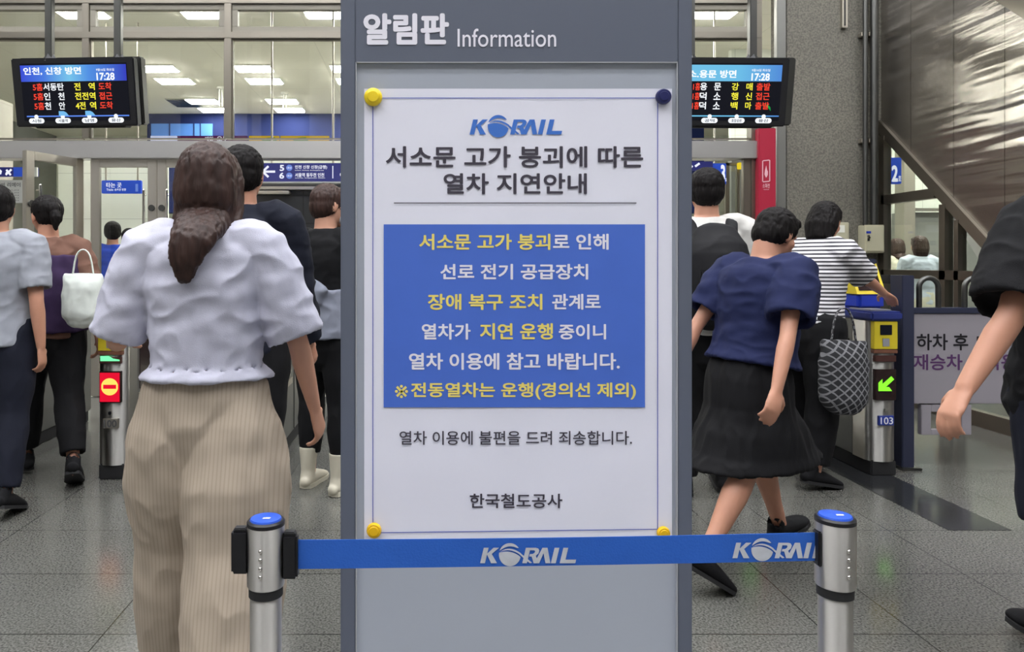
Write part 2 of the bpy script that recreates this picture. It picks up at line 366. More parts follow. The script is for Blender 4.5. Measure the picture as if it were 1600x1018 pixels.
def korail(mb, fx):
    """the rail company's slanted wordmark with its globe; fx maps the drawing's units to the place"""
    lay = [0]
    def pl(*q): lay[0] += 1; mb.flat([fx(x, y)-V((0, lay[0]*2.5e-5, 0)) for x, y in q][::-1])
    pl((598,533),(619,533),(603,600),(582,600))
    pl((640,533),(664,533),(625,566),(608,563)); pl((612,562),(628,553),(655,600),(629,600))
    import math as _m
    cx, cy, rx, ry = 710, 563, 47, 50
    arc = lambda a0, a1, k=18: [(cx+rx*_m.cos(_m.radians(a0+(a1-a0)*i/k)), cy+ry*_m.sin(_m.radians(a0+(a1-a0)*i/k))) for i in range(k+1)]
    bez = lambda a, b, c, k=10: [((1-t)**2*a[0]+2*t*(1-t)*b[0]+t*t*c[0], (1-t)**2*a[1]+2*t*(1-t)*b[1]+t*t*c[1]) for t in [i/k for i in range(k+1)]]
    pl(*(arc(190, 12)[0:]+bez((756,572), (712,538), (664,555))[1:-1]))           # lower ball
    pl(*(arc(200, 325)+bez((748,538), (706,512), (666,547))[1:-1]))             # upper crescent
    pl(*(bez((667,552), (706,520), (757,556))+bez((760,560), (782,578), (806,598))+bez((796,600), (768,578), (752,562))+bez((750,560), (706,532), (667,552))[:-1]))
    pl((779,533),(799,533),(783,600),(763,600))
    pl((796,533),(822,533),(832,536),(837,545),(833,558),(822,567),(806,571),(793,571),(796,560),(808,560),(816,555),(819,548),(815,544),(793,544))
    pl((803,568),(820,564),(834,600),(812,600))
    pl((850,533),(872,533),(884,600),(863,600),(855,556),(836,600),(814,600))
    pl((902,533),(923,533),(907,600),(886,600))
    pl((940,533),(961,533),(949,584),(995,584),(991,600),(924,600))
# ---------------------------------------------------------------- setting
CZ, HZ, YG = 4.34, 7.5, 7.0      # ceiling of the concourse, ceiling of the ticket hall, plane of the glazed screen
structure(MB().box(-9, 9, -7, YG, -.1, 0).build('floor', 'floor'))
structure(MB().box(-9, 9, YG, 18, -.1, 0).build('floor_concourse', 'farfloor'))
structure(MB().box(2.51, 2.81, 3.51, 6.6, .0002, .002).build('trim_floor_band', 'strip'))
structure(MB().box(-9, 9, YG+.05, 18, CZ, CZ+.1).build('ceiling', 'ceil'))
structure(MB().box(-9, 9, -7, YG+.05, HZ, HZ+.1).build('ceiling_hall', 'ceil'))
structure(MB().box(-9, 4.3, YG-.05, YG+.05, CZ, HZ).box(5.6, 9, YG-.05, YG+.05, CZ, HZ).build('wall_over_screen', 'dim'))
G = lambda px: X_(px, YG)
GZ = lambda py: Z_(py, YG)
# concrete wall beside the screen, closing the room to the corner
structure(MB().box(G(1228), 4.36, YG-.02, YG+.3, 0, CZ).build('wall_back', 'concrete'))
structure(MB().box(-9, -8.9, -7, YG, 0, HZ).build('wall_left', 'hallside'))
structure(MB().box(-9, -8.9, YG, 18, 0, CZ).build('wall_concourse_left', 'dim'))
structure(MB().box(8.9, 9, YG, 18, 0, CZ).build('wall_concourse_right', 'dim'))
structure(MB().box(8.9, 9, -7, YG, 0, HZ).build('wall_right', 'hallside'))
structure(MB().box(-9, 9, -7.1, -7, 0, HZ).build('wall_behind', 'hallwall'))
structure(MB().box(-9, 9, 17.9, 18, 0, CZ).build('wall_far', 'whitewall'))
structure(MB().box(-9, -4.95, 8.6, 8.9, 0, Z_(154, 8.6)).build('wall_stone', 'stone'))
structure(MB().box(-4.95, X_(240, 10), 10, 10.6, 0, Z_(245, 10)).build('wall_panelled', 'whitewall'))
structure(MB().box(X_(395, 9.2), X_(1000, 9.2), 9.2, 9.5, 0, Z_(284, 9.2)).build('wall_shutter', 'darkwall'))
structure(MB().box(X_(390, 9.4), X_(1060, 9.4), 9.55, 9.8, 0, Z_(243, 9.4)).build('wall_pale', 'whitewall'))
structure(MB().box(4.45, 9, 10.6, 10.7, 0, CZ).build('wall_platform', 'whitewall'))
structure(MB().box(X_(1430, 10), 8.8, 10.2, 10.5, 0, Z_(330, 10)).build('wall_platform_low', 'dim'))
mull = [-305, -84, 137, 358, 579, 800, 1021, 1179]
k = 0
for i, px in enumerate(mull):
    mb = MB(); x = G(px); wd = .033 if px != 1179 else .05
    mb.box(x-wd, x+wd, YG-.05, YG+.06, GZ(217) if px in (137, 358) else 0, CZ, .004)
    k += 1; structure(mb.build('trim_%d' % k, 'framesteel'))
for z0, z1, nm in ((GZ(62), GZ(52), 'transom'), (GZ(8), GZ(-2), 'head')):
    k += 1; structure(MB().box(-9, G(1186), YG-.055, YG+.065, z0, z1, .004).build('trim_%d' % k, 'framesteel'))
k += 1; structure(MB().box(-9, G(1186), YG-.09, YG+.09, Z_(247, YG-.09), Z_(219.5, YG-.09), .006).build('trim_%d' % k, 'beam'))
k += 1; structure(MB().box(-9, G(1186), YG-.05, YG+.05, GZ(-2), CZ).build('trim_%d' % k, 'dim'))
n = 0
for a, b_ in zip(mull[:-1], mull[1:]):
    n += 1                                    # hinged light above the transom
    x0, x1, z0, z1 = G(a)+.034, G(b_)-.034, GZ(52), GZ(8)
    mb = MB(); t = .055
    for q in ((x0, x1, z0, z0+t), (x0, x1, z1-t, z1), (x0, x0+t, z0+t, z1-t), (x1-t, x1, z0+t, z1-t)): mb.box(q[0], q[1], YG-.03, YG+.03, q[2], q[3], .003)
    wn = structure(mb.build('window_%d' % n, 'sframe'))
    MB().box(x0+t, x1-t, YG-.004, YG+.004, z0+t, z1-t).build('pane', 'glass', wn)
    n += 1                                    # tall fixed light under it
    z0, z1 = GZ(218), GZ(62); mb = MB(); t = .012
    for q in ((x0, x1, z0, z0+t), (x0, x1, z1-t, z1), (x0, x0+t, z0+t, z1-t), (x1-t, x1, z0+t, z1-t)): mb.box(q[0], q[1], YG-.02, YG+.02, q[2], q[3])
    wn = structure(mb.build('window_%d' % n, 'framesteel'))
    MB().box(x0+t, x1-t, YG-.004, YG+.004, z0+t, z1-t).build('pane', 'glass', wn)
# glazed doors under the header
def door(nm, px0, px1, yaw=0, hinge=0):
    x0, x1, zt = G(px0), G(px1), GZ(249); wv = .085; h = X_(hinge or px0, YG) if hinge else x0
    mb = MB()
    for q in ((x0, x0+wv, 0.01, zt), (x1-wv, x1, 0.01, zt), (x0+wv, x1-wv, zt-.075, zt), (x0+wv, x1-wv, .01, .22)): mb.box(q[0], q[1], YG-.025, YG+.025, q[2], q[3], .004)
    d = structure(mb.build(nm, 'steel'))
    MB().box(x0+wv, x1-wv, YG-.005, YG+.005, .22, zt-.075).build('pane', 'glass', d)
    for xx, sg in ((x1-wv-.02, 1),) if yaw == 0 and px0 < 200 else ((x0+wv+.02, -1),):
        hb = MB().tube([V((xx, YG-.07, .85)), V((xx, YG-.07, GZ(298)))], [.012, .012], 10)
        for z in (.9, GZ(305)): hb.tube([V((xx, YG-.07, z)), V((xx, YG-.02, z))], [.009, .009], 8)
        hb.build('door_handle', 'steelv', d)
        MB().cyl((xx+sg*.06, YG-.04, GZ(325)), .03, .02, 20, axis='Y').build('lock', 'darksteel', d)
    if yaw:
        piv = V((h, YG, 0)); R = Matrix.Rotation(yaw, 4, 'Z')
        d.matrix_world = Matrix.Translation(piv) @ R @ Matrix.Translation(-piv)
    return d
door('door_1', 143, 246); door('door_2', 247, 352)
door('door_3', 25, 128, math.radians(68), 128)
# frames of the opening at the other end of the screen
mb = MB()
for a, b_ in ((1060, 1068), (1160, 1172)): mb.box(G(a), G(b_), YG-.03, YG+.03, 0, GZ(249), .004)
structure(mb.build('door_4', 'framesteel'))
mb = MB()
for a, b_ in ((1134, 1140), (1152, 1156)): mb.box(X_(a, 8.6), X_(b_, 8.6), 8.6, 8.66, 0, Z_(254, 8.6), .003)
mb.box(X_(1134, 8.6), X_(1168, 8.6), 8.6, 8.66, Z_(258, 8.6), Z_(254, 8.6))
d5 = structure(mb.build('door_5', 'framesteel')); MB().box(X_(1140, 8.6), X_(1152, 8.6), 8.62, 8.64, .1, Z_(258, 8.6)).build('pane', 'glassd', d5)
structure(MB().box(X_(1140, 9), X_(1240, 9), 8.95, 9.05, 0, 2.6).build('wall_lobby', 'dim'))

# ceiling lamps: the pairs of rows that show through the screen, and the hall's own
cols = [-4.17, -2.66, -1.15, .36, 1.87, 3.55]
rowsY = [(9.0, 'first row beyond the glass screen'), (11.6, 'second row beyond the glass screen'), (12.4, 'third row beyond the glass screen'), (13.96, 'fourth row beyond the glass screen'), (14.75, 'last row before the blue fascia')]
order = ['leftmost lamp', 'second lamp from left', 'third lamp from left', 'fourth lamp from left', 'fifth lamp from left', 'rightmost lamp']
def lamp(x, y, w_, d_, label, group, m_='lamp', CZ=CZ):
    r = empty('ceiling_light', (x, y, CZ), label, 'ceiling light', group)
    mb = MB(); t = .02
    for q in ((x-w_/2-t, x+w_/2+t, y-d_/2-t, y-d_/2), (x-w_/2-t, x+w_/2+t, y+d_/2, y+d_/2+t), (x-w_/2-t, x-w_/2, y-d_/2, y+d_/2), (x+w_/2, x+w_/2+t, y-d_/2, y+d_/2)): mb.box(*q, CZ-.02, CZ)
    mb.build('frame', 'whitepaint', r)
    MB().box(x-w_/2, x+w_/2, y-d_/2, y+d_/2, CZ-.035, CZ-.002, .012).build('diffuser', m_, r)
first = None
for y, rl in rowsY:
    for x, ol in zip(cols, order):
        if y > 9.1 and x in (.36, 1.87): continue
        lamp(x, y, .56, .36, 'white panel lamp, %s in %s' % (ol, rl), 'panel lamps beyond the glass screen', 'lampfar')
for j, y in enumerate((5.6, 3.4, 1.2, -1.0, -3.2)):
    for i, x in enumerate((-6.0, -3.2, -.4, 2.4, 5.2)):
        lamp(x, y, 1.9, .9, 'long white recessed panel lamp high over the ticket hall', 'hall lamps above the gates', CZ=HZ)
lamp(6.4, 9.2, 1.2, .5, 'added long white panel lamp, unseen, brightening the platform passage', 'added passage lamps', 'lampfar')  # added unseen lamp, brightens the passage behind the partition glass
lamp(6.4, 7.6, 1.2, .5, 'second added long white panel lamp, unseen, brightening the passage nearer the escalator', 'added passage lamps', 'lampfar')  # also added, lights the passage where the escalator blocks the ceiling light
# ceiling details beyond the screen
v = empty('ceiling_vent', (X_(286, 14.1), 14.1, CZ), 'dark grey square air vent in the ceiling beyond the glass', 'air vent')
MB().box(X_(266, 14.1), X_(307, 14.1), 13.8, 14.5, CZ-.015, CZ).build('frame', 'vent', v)
mb = MB()
for i in range(7): mb.box(X_(268, 14.1), X_(305, 14.1), 13.83+i*.095, 13.87+i*.095, CZ-.03, CZ-.015)
mb.build('grille', 'darksteel', v)
for px, pl, lab in ((345, 12.9, 'white twin-rod hanger dropping from the ceiling beside the steel mullion'), (445, 13.3, 'white twin-rod hanger dropping from the ceiling above the yellow billboards')):
    hx = X_(px, pl); h = empty('ceiling_hanger', (hx, pl, CZ), lab, 'hanger')
    MB().cyl((hx, pl, CZ-.04), .07, .04, 20).build('flange', 'whitepaint', h)
    mb = MB()
    for s_ in (-.025, .025): mb.cyl((hx+s_, pl, CZ-.34), .012, .31, 10)
    mb.build('rod', 'whitepaint', h)
# fascia of the far shops with posters
YF = 15.2
fa = empty('shop_fascia', (X_(450, YF), YF, 0), 'long blue fascia of the far shop seen through the upper glass', 'fascia')
MB().box(X_(230, YF), X_(1100, YF), YF, YF+.4, 2.3, Z_(177, YF)).build('fascia_board', 'fascia', fa)
MB().prect(236, 193, 332, 212, YF-.03, .03).build('shop_window', 'shopglass', fa)
mb = MB()
for a in (264, 302, 312): mb.prect(a, 193, a+1.5, 212, YF-.05, .02)
mb.build('glazing_bar', 'fascia', fa)
for x0, x1, m_, lab in ((235, 276, 'poster_l', 'pale lilac lit billboard on the blue fascia'), (277, 386, 'poster_p', 'plum billboard with white slanted lettering on the blue fascia'), (389, 436, 'poster_y', 'yellow billboard with green blot, beside the plum one on the fascia'), (438, 514, 'poster_y', 'wider yellow billboard on the blue fascia behind the information board')):
    b0 = empty('billboard', P((x0+x1)/2, 220, YF-.1), lab, 'billboard')
    MB().prect(x0, 212, x1, 240, YF-.1, .06, .004).build('face', m_, b0)
    if m_ == 'poster_p': txt('제일', 320, 213.5, 333, 220, YF-.1, 'signwhite', 'lettering', b0); txt('오두', 339, 212.8, 356, 221, YF-.1, 'signwhite', 'lettering', b0)
    if m_ == 'poster_y':
        mb = MB(); mb.flat([P(x0+18, 218, YF-.102), P(x0+22, 220, YF-.102), P(x0+44, 220, YF-.102), P(x0+40, 214, YF-.102), P(x0+28, 215, YF-.102)]); mb.build('leaf_print', 'poster_g', b0)

# signs beyond the doors
def sign(nm, px, Y, m_, label, cat='sign', d=.06, rods=None):
    x0, y0, x1, y1 = px
    r = empty(nm, P((x0+x1)/2, y1, Y), label, cat)
    MB().prect(x0, y0, x1, y1, Y, d, .006).build('face', m_, r)
    if rods:
        for rx in rods:
            MB().cyl((X_(rx, Y), Y+.03, Z_(y0, Y)), .012, CZ-Z_(y0, Y), 8).build('hanger_rod', 'steel', r)
    return r
s = sign('direction_sign', (401.5, 254.5, 560, 283.5), 8.0, 'navy', 'navy overhead sign with white arrow and platform numbers 5 and 6', d=.1, rods=(424, 520))
MB().prect(400, 283.5, 561, 285.5, 7.99, .12).build('edge_rail', 'edge', s)
mb = MB(); Y = 8.0
def bar(mb, a, b, wd, Y, e=.002):
    a, b = P(*a, Y), P(*b, Y); t = (b-a).normalized(); nn = V((-t.z, 0, t.x))*wd
    mb.flat([a-nn-V((0,e,0)), b-nn-V((0,e,0)), b+nn-V((0,e,0)), a+nn-V((0,e,0))])
bar(mb, (411, 268), (430, 268), .012, Y); bar(mb, (410, 268.5), (419.5, 259.5), .012, Y); bar(mb, (410, 267.5), (419.5, 276.5), .012, Y)
mb.build('arrow', 'signwhite', s)
txt('5', 437, 257.5, 444, 267, Y, 'signwhite', 'lettering', s, .03); txt('6', 436.5, 269.5, 444, 279, Y, 'signwhite', 'lettering', s, .03)
for yy in (262, 274.3): MB().cyl(P(452, yy, Y-.004), .034, .003, 24, axis='Y').build('line_badge', 'signpale', s); txt('1호선', 448.5, yy-1.6, 455.5, yy+1.6, Y-.005, 'signwhite', 'lettering', s)
txt('인천 신창 신창(급행)', 461, 258, 511, 264.5, Y, 'signwhite', 'lettering', s, .02); txt('Incheon  Sinchang  Sinchang(Express)', 461, 265.2, 506, 267, Y, 'signwhite', 'lettering', s)
txt('서울역 동두천 인천', 461, 270, 506.5, 276.5, Y, 'signwhite', 'lettering', s, .02); txt('Seoul Stn.  Dongducheon  Incheon', 461, 277.2, 508, 279, Y, 'signwhite', 'lettering', s)
mb = MB(); bar(mb, (520, 259), (520, 278.5), .005, Y); mb.build('divider', 'signwhite', s)
txt('C', 531, 269, 537, 276, Y, 'signwhite', 'lettering', s)
for y0, y1, x1 in ((291, 295.5, 500), (297.5, 302.5, 452)):
    k += 1; structure(MB().prect(398, y0, x1, y1, 9.05, .15, .01).build('trim_%d' % k, 'steel'))
s = sign('platform_sign', (158.5, 281.5, 220, 302), 9.4, 'signblue', 'bright blue hanging sign lettered for the boarding place, behind the glass door', rods=(164, 214))
txt('타는 곳', 166, 285, 190, 293, 9.4, 'signwhite', 'lettering', s, .02); txt('Tracks', 166.5, 294.2, 177, 298, 9.4, 'signwhite', 'lettering', s); txt('승차장 방향', 179, 294.2, 197, 298, 9.4, 'signwhite', 'lettering', s)
MB().prect(211.5, 287, 215.5, 299, 9.395, .006).build('pale_block', 'signpale', s)
s = sign('wall_sign', (-30, 261, 57, 275.5), 8.5, 'navy', 'narrow navy and blue sign with pictogram on the stone wall')
MB().prect(21, 261, 42, 275.5, 8.49, .02).build('blue_panel', 'signblue', s); MB().prect(42, 261, 57.5, 275.5, 8.48, .03, .003).build('end_cap', 'whitepaint', s)
mb = MB(); bar(mb, (9, 273), (18, 264.5), .012, 8.5); bar(mb, (10, 265), (17, 273.5), .012, 8.5); mb.flat([P(8.5, 270, 8.498), P(10.5, 273.5, 8.498), P(13, 270.5, 8.498), P(11, 267, 8.498)]); mb.flat([P(0, 264, 8.498), P(-3, 273, 8.498), P(2, 272, 8.498), P(3, 267, 8.498)]); mb.build('pictogram', 'signwhite', s)
s = sign('wall_notice', (-40, 281, 36, 317), 8.5, 'noticepaper', 'pale grey notice with dark lettering on the stone wall under the narrow sign', 'notice', d=.03)
txt('스크린 세이버 리메이', -38, 285, 32, 292, 8.5, 'inkgrey', 'lettering', s, .02)
for yy in (296, 300, 304, 308, 312): txt('승강장 이용 안내 드립니다', -38, yy, 30, yy+2, 8.5, 'inkgrey', 'lettering', s)
s = sign('platform_number_sign', (1100, 255, 1135, 288), 8.3, 'signblue', 'blue sign with a big white 3, beyond the door opening', rods=(1118,))
txt('3', 1126, 257, 1133, 285, 8.3, 'signwhite', 'lettering', s, .04); txt('타는곳', 1117, 274, 1125, 279, 8.3, 'signwhite', 'lettering', s); txt('Tracks', 1119, 281, 1125, 284, 8.3, 'signwhite', 'lettering', s); txt('호', 1133, 278, 1135.5, 283, 8.3, 'signwhite', 'lettering', s)
s = sign('overhead_sign', (1060, 252, 1114, 266), 8.25, 'navy', 'dark navy sign strip with white pictogram behind the walker in the white collar', d=.04)
mb = MB(); bar(mb, (1086, 260), (1093, 255), .012, 8.25); bar(mb, (1078, 258), (1082, 261), .012, 8.25); mb.build('pictogram', 'signwhite', s)
s = sign('exit_sign', (1154.5, 253.5, 1168, 263.5), 8.5, 'yellowsign', 'small bright yellow sign over the lobby door')
s = sign('platform_number_sign', (1386, 246, 1409, 287), 8.0, 'signblue', 'blue sign with a big white 2, behind the partition glass', rods=(1394,))
txt('2', 1393, 258, 1403, 284, 8.0, 'signwhite', 'lettering', s, .04); txt('호', 1403.5, 274, 1408, 283, 8.0, 'signwhite', 'lettering', s, .02)

# fire hydrant panel and steel strip at the end of the screen
o = MB().prect(1214, -140, 1228, 1390, YG-.04, .06, .003).build('wall_strip', 'gatepanel'); structure(o); o.name = 'trim_wall_strip'
for v_ in o.data.vertices: v_.co.z = max(v_.co.z, 0.0) if v_.co.z < 1 else min(v_.co.z, CZ)
s = empty('fire_hydrant_panel', P(1199, 420, YG-.1), 'tall crimson wall panel with white flame symbol beside the concrete wall', 'fire panel')
MB().prect(1185.5, 200, 1212.5, 690, YG-.12, .1, .006).build('face', 'red', s)
mb = MB(); Y = YG-.12
for a, b_ in (((1192, 251), (1202, 250)), ((1202.5, 250), (1202.5, 283)), ((1202, 283), (1192, 284)), ((1191.5, 283.5), (1191.5, 251))): bar(mb, a, b_, .0045, Y)
mb.flat([P(*q, Y-.002) for q in ((1196.5, 277), (1194.5, 272), (1195, 267), (1197.2, 258), (1198.6, 265), (1199.8, 268), (1199.6, 273), (1197.8, 277))][::-1])
mb.build('flame_symbol', 'redline', s); txt('소화전', 1191.5, 286.5, 1202.5, 293.5, Y, 'redline', 'lettering', s, .01); txt('Hydrant', 1193, 295, 1201.5, 297, Y, 'redline', 'lettering', s)

# wall furniture on the concrete
s = empty('electrical_box', P(1310, 393, YG-.06), 'flat cream electrical cabinet with paper label and round lock', 'electrical box')
MB().prect(1293, 347, 1327, 394, YG-.08, .06, .006).build('cabinet', 'boxpaint', s); MB().prect(1295.5, 350, 1325, 391.5, YG-.088, .01, .004).build('door', 'boxpaint', s)
MB().prect(1300, 351.5, 1320, 363, YG-.091, .003).build('paper_label', 'paperlabel', s); MB().prect(1304.5, 376, 1316.5, 383, YG-.093, .006, .002).build('lock_plate', 'black', s)
MB().cyl(P(1310.3, 379.5, YG-.1), .014, .01, 16, axis='Y').build('lock', 'steelv', s)
s = empty('electrical_box', P(1362, 395, YG-.2), 'deep cream electrical box with blue tag under the wall conduits', 'electrical box')
MB().prect(1352, 351, 1382, 395, YG-.14, .12, .006).build('cabinet', 'boxpaint', s); MB().prect(1354, 353.5, 1380.5, 392.5, YG-.15, .012, .004).build('door', 'boxpaint', s)
MB().prect(1354, 361, 1361, 364.5, YG-.153, .004).build('blue_tag', 'termblue', s); MB().prect(1356, 367, 1359.5, 376, YG-.158, .01, .002).build('latch', 'darksteel', s)
MB().cyl((X_(1357.7, YG-.16), YG-.17, Z_(371, YG-.16)), .01, .02, 12, axis='Y').build('keyhole', 'steelv', s)
for a, r_, lab in ((1352, .022, 'slim steel conduit pipe running up the concrete wall'), (1366, .034, 'thicker steel conduit pipe beside the escalator cladding')):
    o = MB().cyl((X_(a, YG-.1), YG-.1, Z_(352, YG-.1)), r_, HZ-Z_(352, YG-.1), 20).build('conduit_pipe', 'darksteel'); tag(o, lab, 'pipe')
    for z in (2.4, 3.4): MB().box(X_(a, YG-.1)-r_-.004, X_(a, YG-.1)+r_+.004, YG-.09, YG-.02, z, z+.04, .004).build('pipe_clamp', 'steel', o)
o = MB().prect(1316.5, -80, 1325, 43, YG-.06, .05, .004).build('cable_channel', 'steel'); tag(o, 'short steel cable channel coming down the concrete wall', 'cable channel')
for v_ in o.data.vertices: v_.co.z = min(v_.co.z, CZ)
o.data.update()
MB().prect(1319.5, -60, 1321.5, 40, YG-.064, .006).build('slot', 'black', o)

# escalator: cladding plane X = XE, running back into the hall and up
XE = 4.35
def E_(px, py, dx=0):          # photo pixel on the side plane of the escalator
    Yp = F*XE/(px-CX); return V((XE+dx, Yp, CH+(CY-py)*Yp/F))
lo0, lo1 = E_(1375, 205), E_(1560, 410)
sl = (lo0.z-lo1.z)/(lo0.y-lo1.y)
up1 = E_(1560, 0); hgt = up1.z-(lo1.z+(up1.y-lo1.y)*sl)
es = empty('escalator', (XE, 5.0, 0), 'stainless clad side of the escalator rising over the glass partition', 'escalator')
def lowz(y): return lo1.z+(y-lo1.y)*sl
ys = [E_(px, 300).y for px in (1375, 1423, 1490, 1568)]
step = ys[1]-ys[2]
seams = [ys[0]+.02]+[ys[1]-i*step for i in range(0, 8)]
for a, b_ in zip(seams[:-1], seams[1:]):
    zb0, zb1 = max(lowz(a), 0), max(lowz(b_), 0)
    zt0, zt1 = min(lowz(a)+hgt, HZ), min(lowz(b_)+hgt, HZ)
    if zt1 <= zb1+.02: continue
    q = [V((XE, a-.0025, zb0)), V((XE, b_+.0025, zb1)), V((XE, b_+.0025, zt1)), V((XE, a-.0025, zt0))]
    o = MB().prism(q, (.05, 0, 0)).build('cladding_panel', 'clad', es)
    uv = o.data.uv_layers.new(name='UVMap')
    for lp in o.data.loops: c_ = o.data.vertices[lp.vertex_index].co; uv.data[lp.index].uv = (c_.y, c_.z)
yb = lo1.y-lo1.z/sl
body = [V((XE+.051, lo0.y+.02, lo0.z)), V((XE+.051, yb, 0)), V((XE+.051, yb-hgt/sl, 0)), V((XE+.051, lo0.y-.08, lo0.z+hgt-.12)), V((XE+.051, lo0.y-.08, lo0.z))]
MB().prism(body, (1.1, 0, 0)).build('stair_body', 'darksteel', es)
d = V((0, lo0.y-lo1.y, lo0.z-lo1.z)).normalized(); nn = V((0, -d.z, d.y))
a, b_ = lo0+d*.05, lo1-d*1.45
MB().prism([a+V((-.03,0,0)), b_+V((-.03,0,0)), b_+V((-.03,0,0))+nn*.09, a+V((-.03,0,0))+nn*.09], (.1, 0, 0)).build('lower_trim', 'framesteel', es)
a, b_ = lo0+V((0,0,hgt)), lo1+V((0,0,hgt))-d*1.4
a = lo1+V((0,0,hgt))+d*1.0
MB().prism([a+V((-.03,0,0)), b_+V((-.03,0,0)), b_+V((-.03,0,0))+nn*.1, a+V((-.03,0,0))+nn*.1], (.1, 0, 0)).build('upper_trim', 'framesteel', es)
# glass partition under it
def bar3(mb, a, b, th, dp=.07):     # bar lying in the side plane between two points
    t = (b-a).normalized(); m_ = V((0, -t.z, t.y))*th/2
    mb.prism([a-m_-V((dp/2,0,0)), b-m_-V((dp/2,0,0)), b+m_-V((dp/2,0,0)), a+m_-V((dp/2,0,0))], (dp, 0, 0))
cols_ = [1382, 1478, 1500, 1590]
yy = [E_(p, 300).y for p in cols_]
mb = MB()
bar3(mb, V((XE, yy[0], 0)), V((XE, yy[0], lowz(yy[0]))), .085); bar3(mb, V((XE, yy[1], 0)), V((XE, yy[1], lowz(yy[1]))), .07); bar3(mb, V((XE, yy[2], 0)), V((XE, yy[2], lowz(yy[2]))), .05)
zu, zl = E_(1378, 313).z, E_(1378, 427).z
bar3(mb, V((XE, yy[0], zu)), V((XE, E_(1465, 300).y, zu)), .085)
bar3(mb, V((XE, yy[0], zl)), V((XE, lo1.y+.05, zl)), .075)
bar3(mb, V((XE, yy[0], .06)), V((XE, 4.4, .06)), .12)
wp = structure(mb.build('window_partition', 'framesteel'))
for y0, y1, z0, z1 in ((yy[0], yy[1], .1, zl), (yy[1], lo1.y-.6, .1, zl)):
    MB().box(XE-.004, XE+.004, y1, y0, z0, z1).build('pane', 'glassd', wp)
def poly_pane(pts): MB().prism([V((XE-.004, y, z)) for y, z in pts], (.008, 0, 0)).build('pane', 'glassd', wp)
poly_pane([(yy[0], zl), (yy[1], zl), (yy[1], lowz(yy[1])-.02), (E_(1465,300).y, zu), (yy[0], zu)])
poly_pane([(yy[0], zu), (E_(1465,300).y, zu), (yy[0], lowz(yy[0])-.02)])
poly_pane([(yy[1], zl), (lo1.y+.1, zl), (yy[1], lowz(yy[1])-.02)])
structure(MB().box(X_(1413, 9.9), X_(1430, 9.9), 9.9, 10.1, 0, CZ).build('wall_column', 'sframe'))
k += 1; structure(MB().prect(1430, 325, 1560, 329, 10.1, .1).build('trim_%d' % k, 'steel'))

# ---------------------------------------------------------------- information board and its poster
YB = 1.643
bd = empty('information_board', (X_(806, YB), YB, 0), 'tall grey free-standing information board with pale face in the middle', 'information board')
mb = MB()
x0, x1, xi0, xi1, zt, zi = X_(533, YB), X_(1078.5, YB), X_(556.5, YB), X_(1056, YB), 2.02, Z_(99, YB)
mb.box(x0, xi0, YB-.012, YB+.09, .0, zt, .002); mb.box(xi1, x1, YB-.012, YB+.09, .0, zt, .002); mb.box(xi0, xi1, YB-.012, YB+.09, zi, zt, .001)
mb.build('frame', 'board', bd)
MB().box(xi0, xi1, YB-.003, YB+.085, .02, zi).build('face', 'boardface', bd)
mb = MB()
mb.box(xi0, xi0+.002, YB-.013, YB-.002, .02, zi); mb.box(xi1-.002, xi1, YB-.013, YB-.002, .02, zi); mb.box(xi0, xi1, YB-.013, YB-.002, zi-.002, zi)
mb.build('edge_strip', 'edge', bd)
MB().box(x0-.03, x1+.03, YB-.16, YB+.24, .0, .018, .004).build('base_plate', 'board', bd)
txt('알림판', 567.8, 21, 701.5, 70, YB-.012, 'white', 'lettering', bd, .038); txt('Information', 714.8, 45, 868.8, 73.5, YB-.012, 'white', 'lettering', bd, .004)
YP = YB-.0055
ps = empty('notice_poster', P(809, 845, YP), 'large white paper poster with blue panel, held by round magnets', 'poster')
mb = MB(); NX, NZ = 48, 70
grid = []
for j in range(NZ+1):
    row = []
    for i in range(NX+1):
        px = 569+(1050-569)*i/NX; py = 138.5+(845-138.5)*j/NZ
        p = P(px, py, YP); k2 = noise.noise(V((p.x*7, p.z*7, 1)))*.0009+noise.noise(V((p.x*24, p.z*18, 5)))*.00035
        if px > 1000 and 640 < py < 760: k2 += abs(noise.noise(V((p.x*40, p.z*40, 9))))*.0011
        row.append(mb.bm.verts.new(p+V((0, max(-.0012, min(.0012, k2)), 0))))
    grid.append(row)
for j in range(NZ):
    for i in range(NX): mb._f([grid[j+1][i], grid[j+1][i+1], grid[j][i+1], grid[j][i]])
mb.build('sheet', 'paper', ps, sharp=3)
YT = YP-.0016
MB().rect(599.5, 350.3, 1007.8, 636, YT, .0).build('blue_panel', 'blueprint', ps)
mb = MB()
mb.rect(582, 152.4, 1028, 153.6, YT); mb.rect(582, 152.4, 583.2, 832.3, YT); mb.rect(1027, 152.4, 1028.2, 827, YT)
mb.flat([P(582, 832.6, YT), P(1028, 826.8, YT), P(1028, 825.6, YT), P(582, 831.3, YT)])
mb.build('border_line', 'blueline', ps); MB().rect(615.5, 316.2, 994.5, 317.7, YT-.0006).build('divider_line', 'ink', ps)
mb = MB(); korail(mb, lambda x, y: P(530+x/2.857, y/2.857, YT)); mb.build('company_logo', 'logoblue', ps)
txt('서소문 고가 붕괴에 따른', 602.8, 228.2, 1005, 261.8, YT, 'ink', 'heading_text', ps, .021, 0); txt('열차 지연안내', 693, 270.5, 917, 303, YT, 'ink', 'heading_text', ps, .021, 0)
